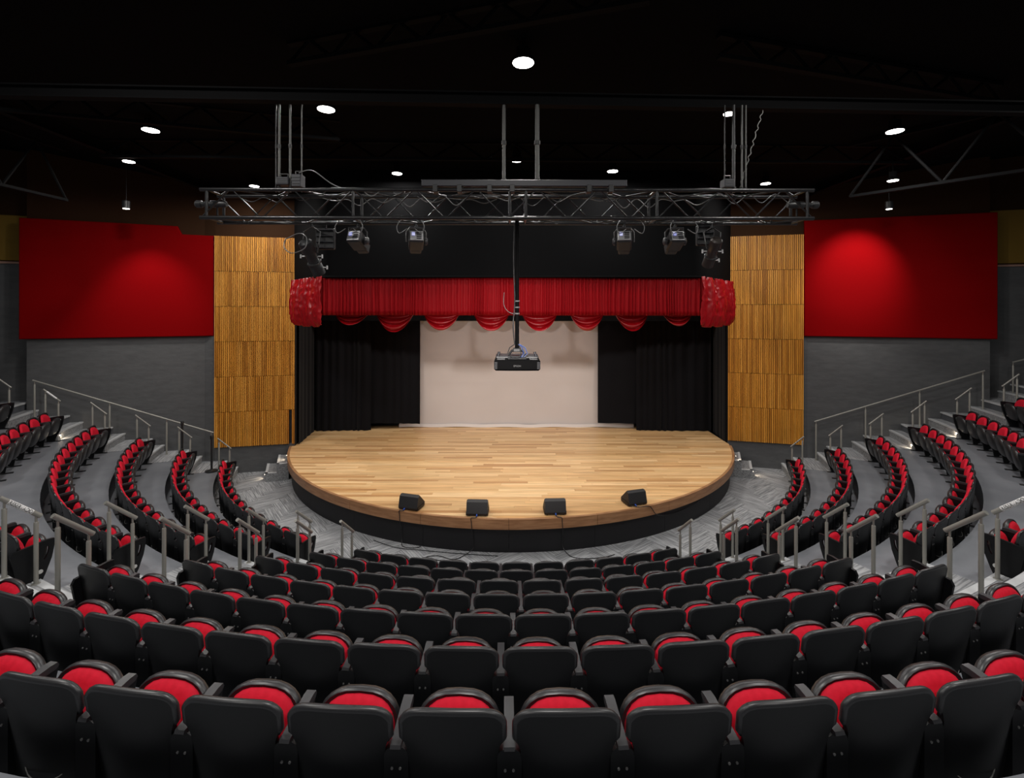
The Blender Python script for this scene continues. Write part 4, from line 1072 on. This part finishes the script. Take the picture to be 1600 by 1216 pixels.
barrel(476, 378, 499, 428, .085, 'black barrel spotlight with white knobs under the left end of truss', M_iron)
barrel(1120, 374, 1105, 414, .075, 'worn bronze-black barrel spotlight with white knobs under the right end of truss', M_brz)
def flood(u0, u1, v0, v1, label):
    y = 6.25; a = on(u0, v1, y); b = on(u1, v0, y); o = empty('flood_light', (a.x, y, a.z)); tag(o, label, 'stage light', 'slatted flood lights at the truss ends'); w_, h_ = b.x-a.x, b.z-a.z
    m = MB(); m.box(0, w_, 0, .06, 0, h_, bev=.01); m.build('case', M_iron, o)
    for i in range(4):
        m = MB(); m.box(.01, w_-.01, -.03, .0, h_*(.06+.28*i), h_*(.06+.28*i)+.008); m.build('fin', M_tube, o)
    m = MB(); m.cyl((w_/2, .03, h_), (w_/2, .03, TZ0-a.z), .015, n=8); m.build('bracket', M_iron, o)
flood(493, 522, 357, 390, 'dark slatted flood light right of the left barrel spotlight'); flood(1089, 1116, 352, 383, 'dark slatted flood light left of the right barrel spotlight')
def end_spot(x, sgn, z, label):
    o = empty('end_spotlight', (x, 6.0, z)); tag(o, label, 'stage light', 'small spotlights clamped on the truss ends')
    M = Matrix.Rotation(sgn*pi/2, 4, 'Y')
    m = MB(); m.lathe([(.03, -.22), (.045, -.2), (.045, -.02), (.03, 0), (.03, .09), (.048, .1), (.048, .16)], 16, M); m.build('barrel', M_iron, o, 40)
    m = MB(); m.lathe([(.01, .16), (.043, .161), (.043, .165)], 16, M); m.build('lens', M_silver, o)
    m = MB(); m.cyl((-sgn*.1, 0, 0), (-sgn*.1, 0, -.17), .012, n=6); m.build('bracket', M_iron, o)
end_spot(TX0+.02, -1, 6.72, 'small black spotlight sticking out of the left end of truss'); end_spot(TX1-.02, 1, 6.72, 'small black spotlight sticking out of the right end of truss')
# cables drooping along the truss
rd = random.Random(21)
for i, (xa, xb, yy, zz, mt, lb) in enumerate([(-3.6, -2.6, TY1, TZ1, M_cable_b, 'black cable draped along the top of the left truss end'), (-2.9, -1.1, TY0+.02, TZ1+.03, M_cable_w, 'pale cable draped along the top of the left truss half'),
        (-2.5, -.2, TY1-.02, TZ1-.02, M_cable_w, 'pale cable looping behind the left half of truss'), (-1.2, .1, TY0+.1, TZ1-.05, M_cable_w, 'pale cable looping inside the truss just left of the projector pole'),
        (.1, 1.4, TY0+.1, TZ1-.05, M_cable_b, 'black cable looping inside the truss just right of the projector pole'), (1.0, 2.6, TY1, TZ1-.02, M_cable_w, 'pale cable looping behind the right half of truss'),
        (2.3, 3.5, TY0+.1, TZ1-.02, M_cable_w, 'pale cable at the right end of truss'), (-3.4, 0, TY1, TZ0+.01, M_cable_w, 'pale cable winding along the bottom left of truss'),
        (.1, 3.4, TY1, TZ0+.01, M_cable_w, 'pale cable winding along the bottom right of truss')]):
    n = max(4, int((xb-xa)/.16)); bot = zz < 6.6
    pts = [(xa+(xb-xa)*j/n, yy+rd.uniform(-.02, .02), zz-(rd.uniform(.02, .13) if (j % 2 and not bot) else rd.uniform(-.005, .025))) for j in range(n+1)]
    cable(pts, .007 if bot else .006, mt, lb, group='cables on the truss')
for u, lb in ((559, 'left'), (650, 'second'), (975, 'third'), (1054, 'fourth')):
    x = (u-800)*6.2/F
    nm_ = {'left': 'leftmost', 'second': 'second', 'third': 'third', 'fourth': 'rightmost'}[lb]
    for sx in (-1, 1):
        cable([(x+sx*.11, 5.9, TZ0), (x+sx*.17, 5.86, TZ0-.10), (x+sx*.14, 5.85, TZ0-.19), (x+sx*.05, 5.88, TZ0-.13)], .005, M_cable_w, f'pale cable looping down to the {nm_} boxy spotlight, on its {"left" if sx < 0 else "right"} side', group='pale loops at the spotlights')
cable([(-2.86, 5.95, 6.28), (-2.86, 5.9, 6.16), (-2.74, 5.85, 6.08), (-2.58, 5.85, 6.14), (-2.58, 5.9, 6.28), (-2.70, 5.95, 6.34), (-2.86, 5.95, 6.27)], .006, M_cable_w, 'round coil of pale cable behind the left barrel spotlight')
cable([(-2.72, 6.0, 7.12), (-2.55, 6.0, 7.15), (-2.3, 6.0, 6.98), (-2.1, 6.0, 6.9)], .007, M_cable_w, 'pale cable arching from the left power box to the truss')
pts = []
for i in range(26): t = i/25; pts.append((3.22-.29*t+.012*sin(i*2.4), 6.05, 7.95-1.0*t))
cable(pts, .007, M_rod, 'wavy grey chain hanging at the right end of truss', name='hanging_chain', cat='chain')
m = MB(); m.prism([(.12, 6.545), (.20, 6.545), (.16, 6.62)], 5.95, 5.99, Matrix(((1, 0, 0, 0), (0, 0, 1, 0), (0, 1, 0, 0), (0, 0, 0, 1)))); pc = m.build('plastic_scrap', M_silver); tag(pc, 'small white plastic scrap inside the truss beside the projector pole', 'scrap')
print('seats', nseats, 'tiles', nt, 'planks', np_)
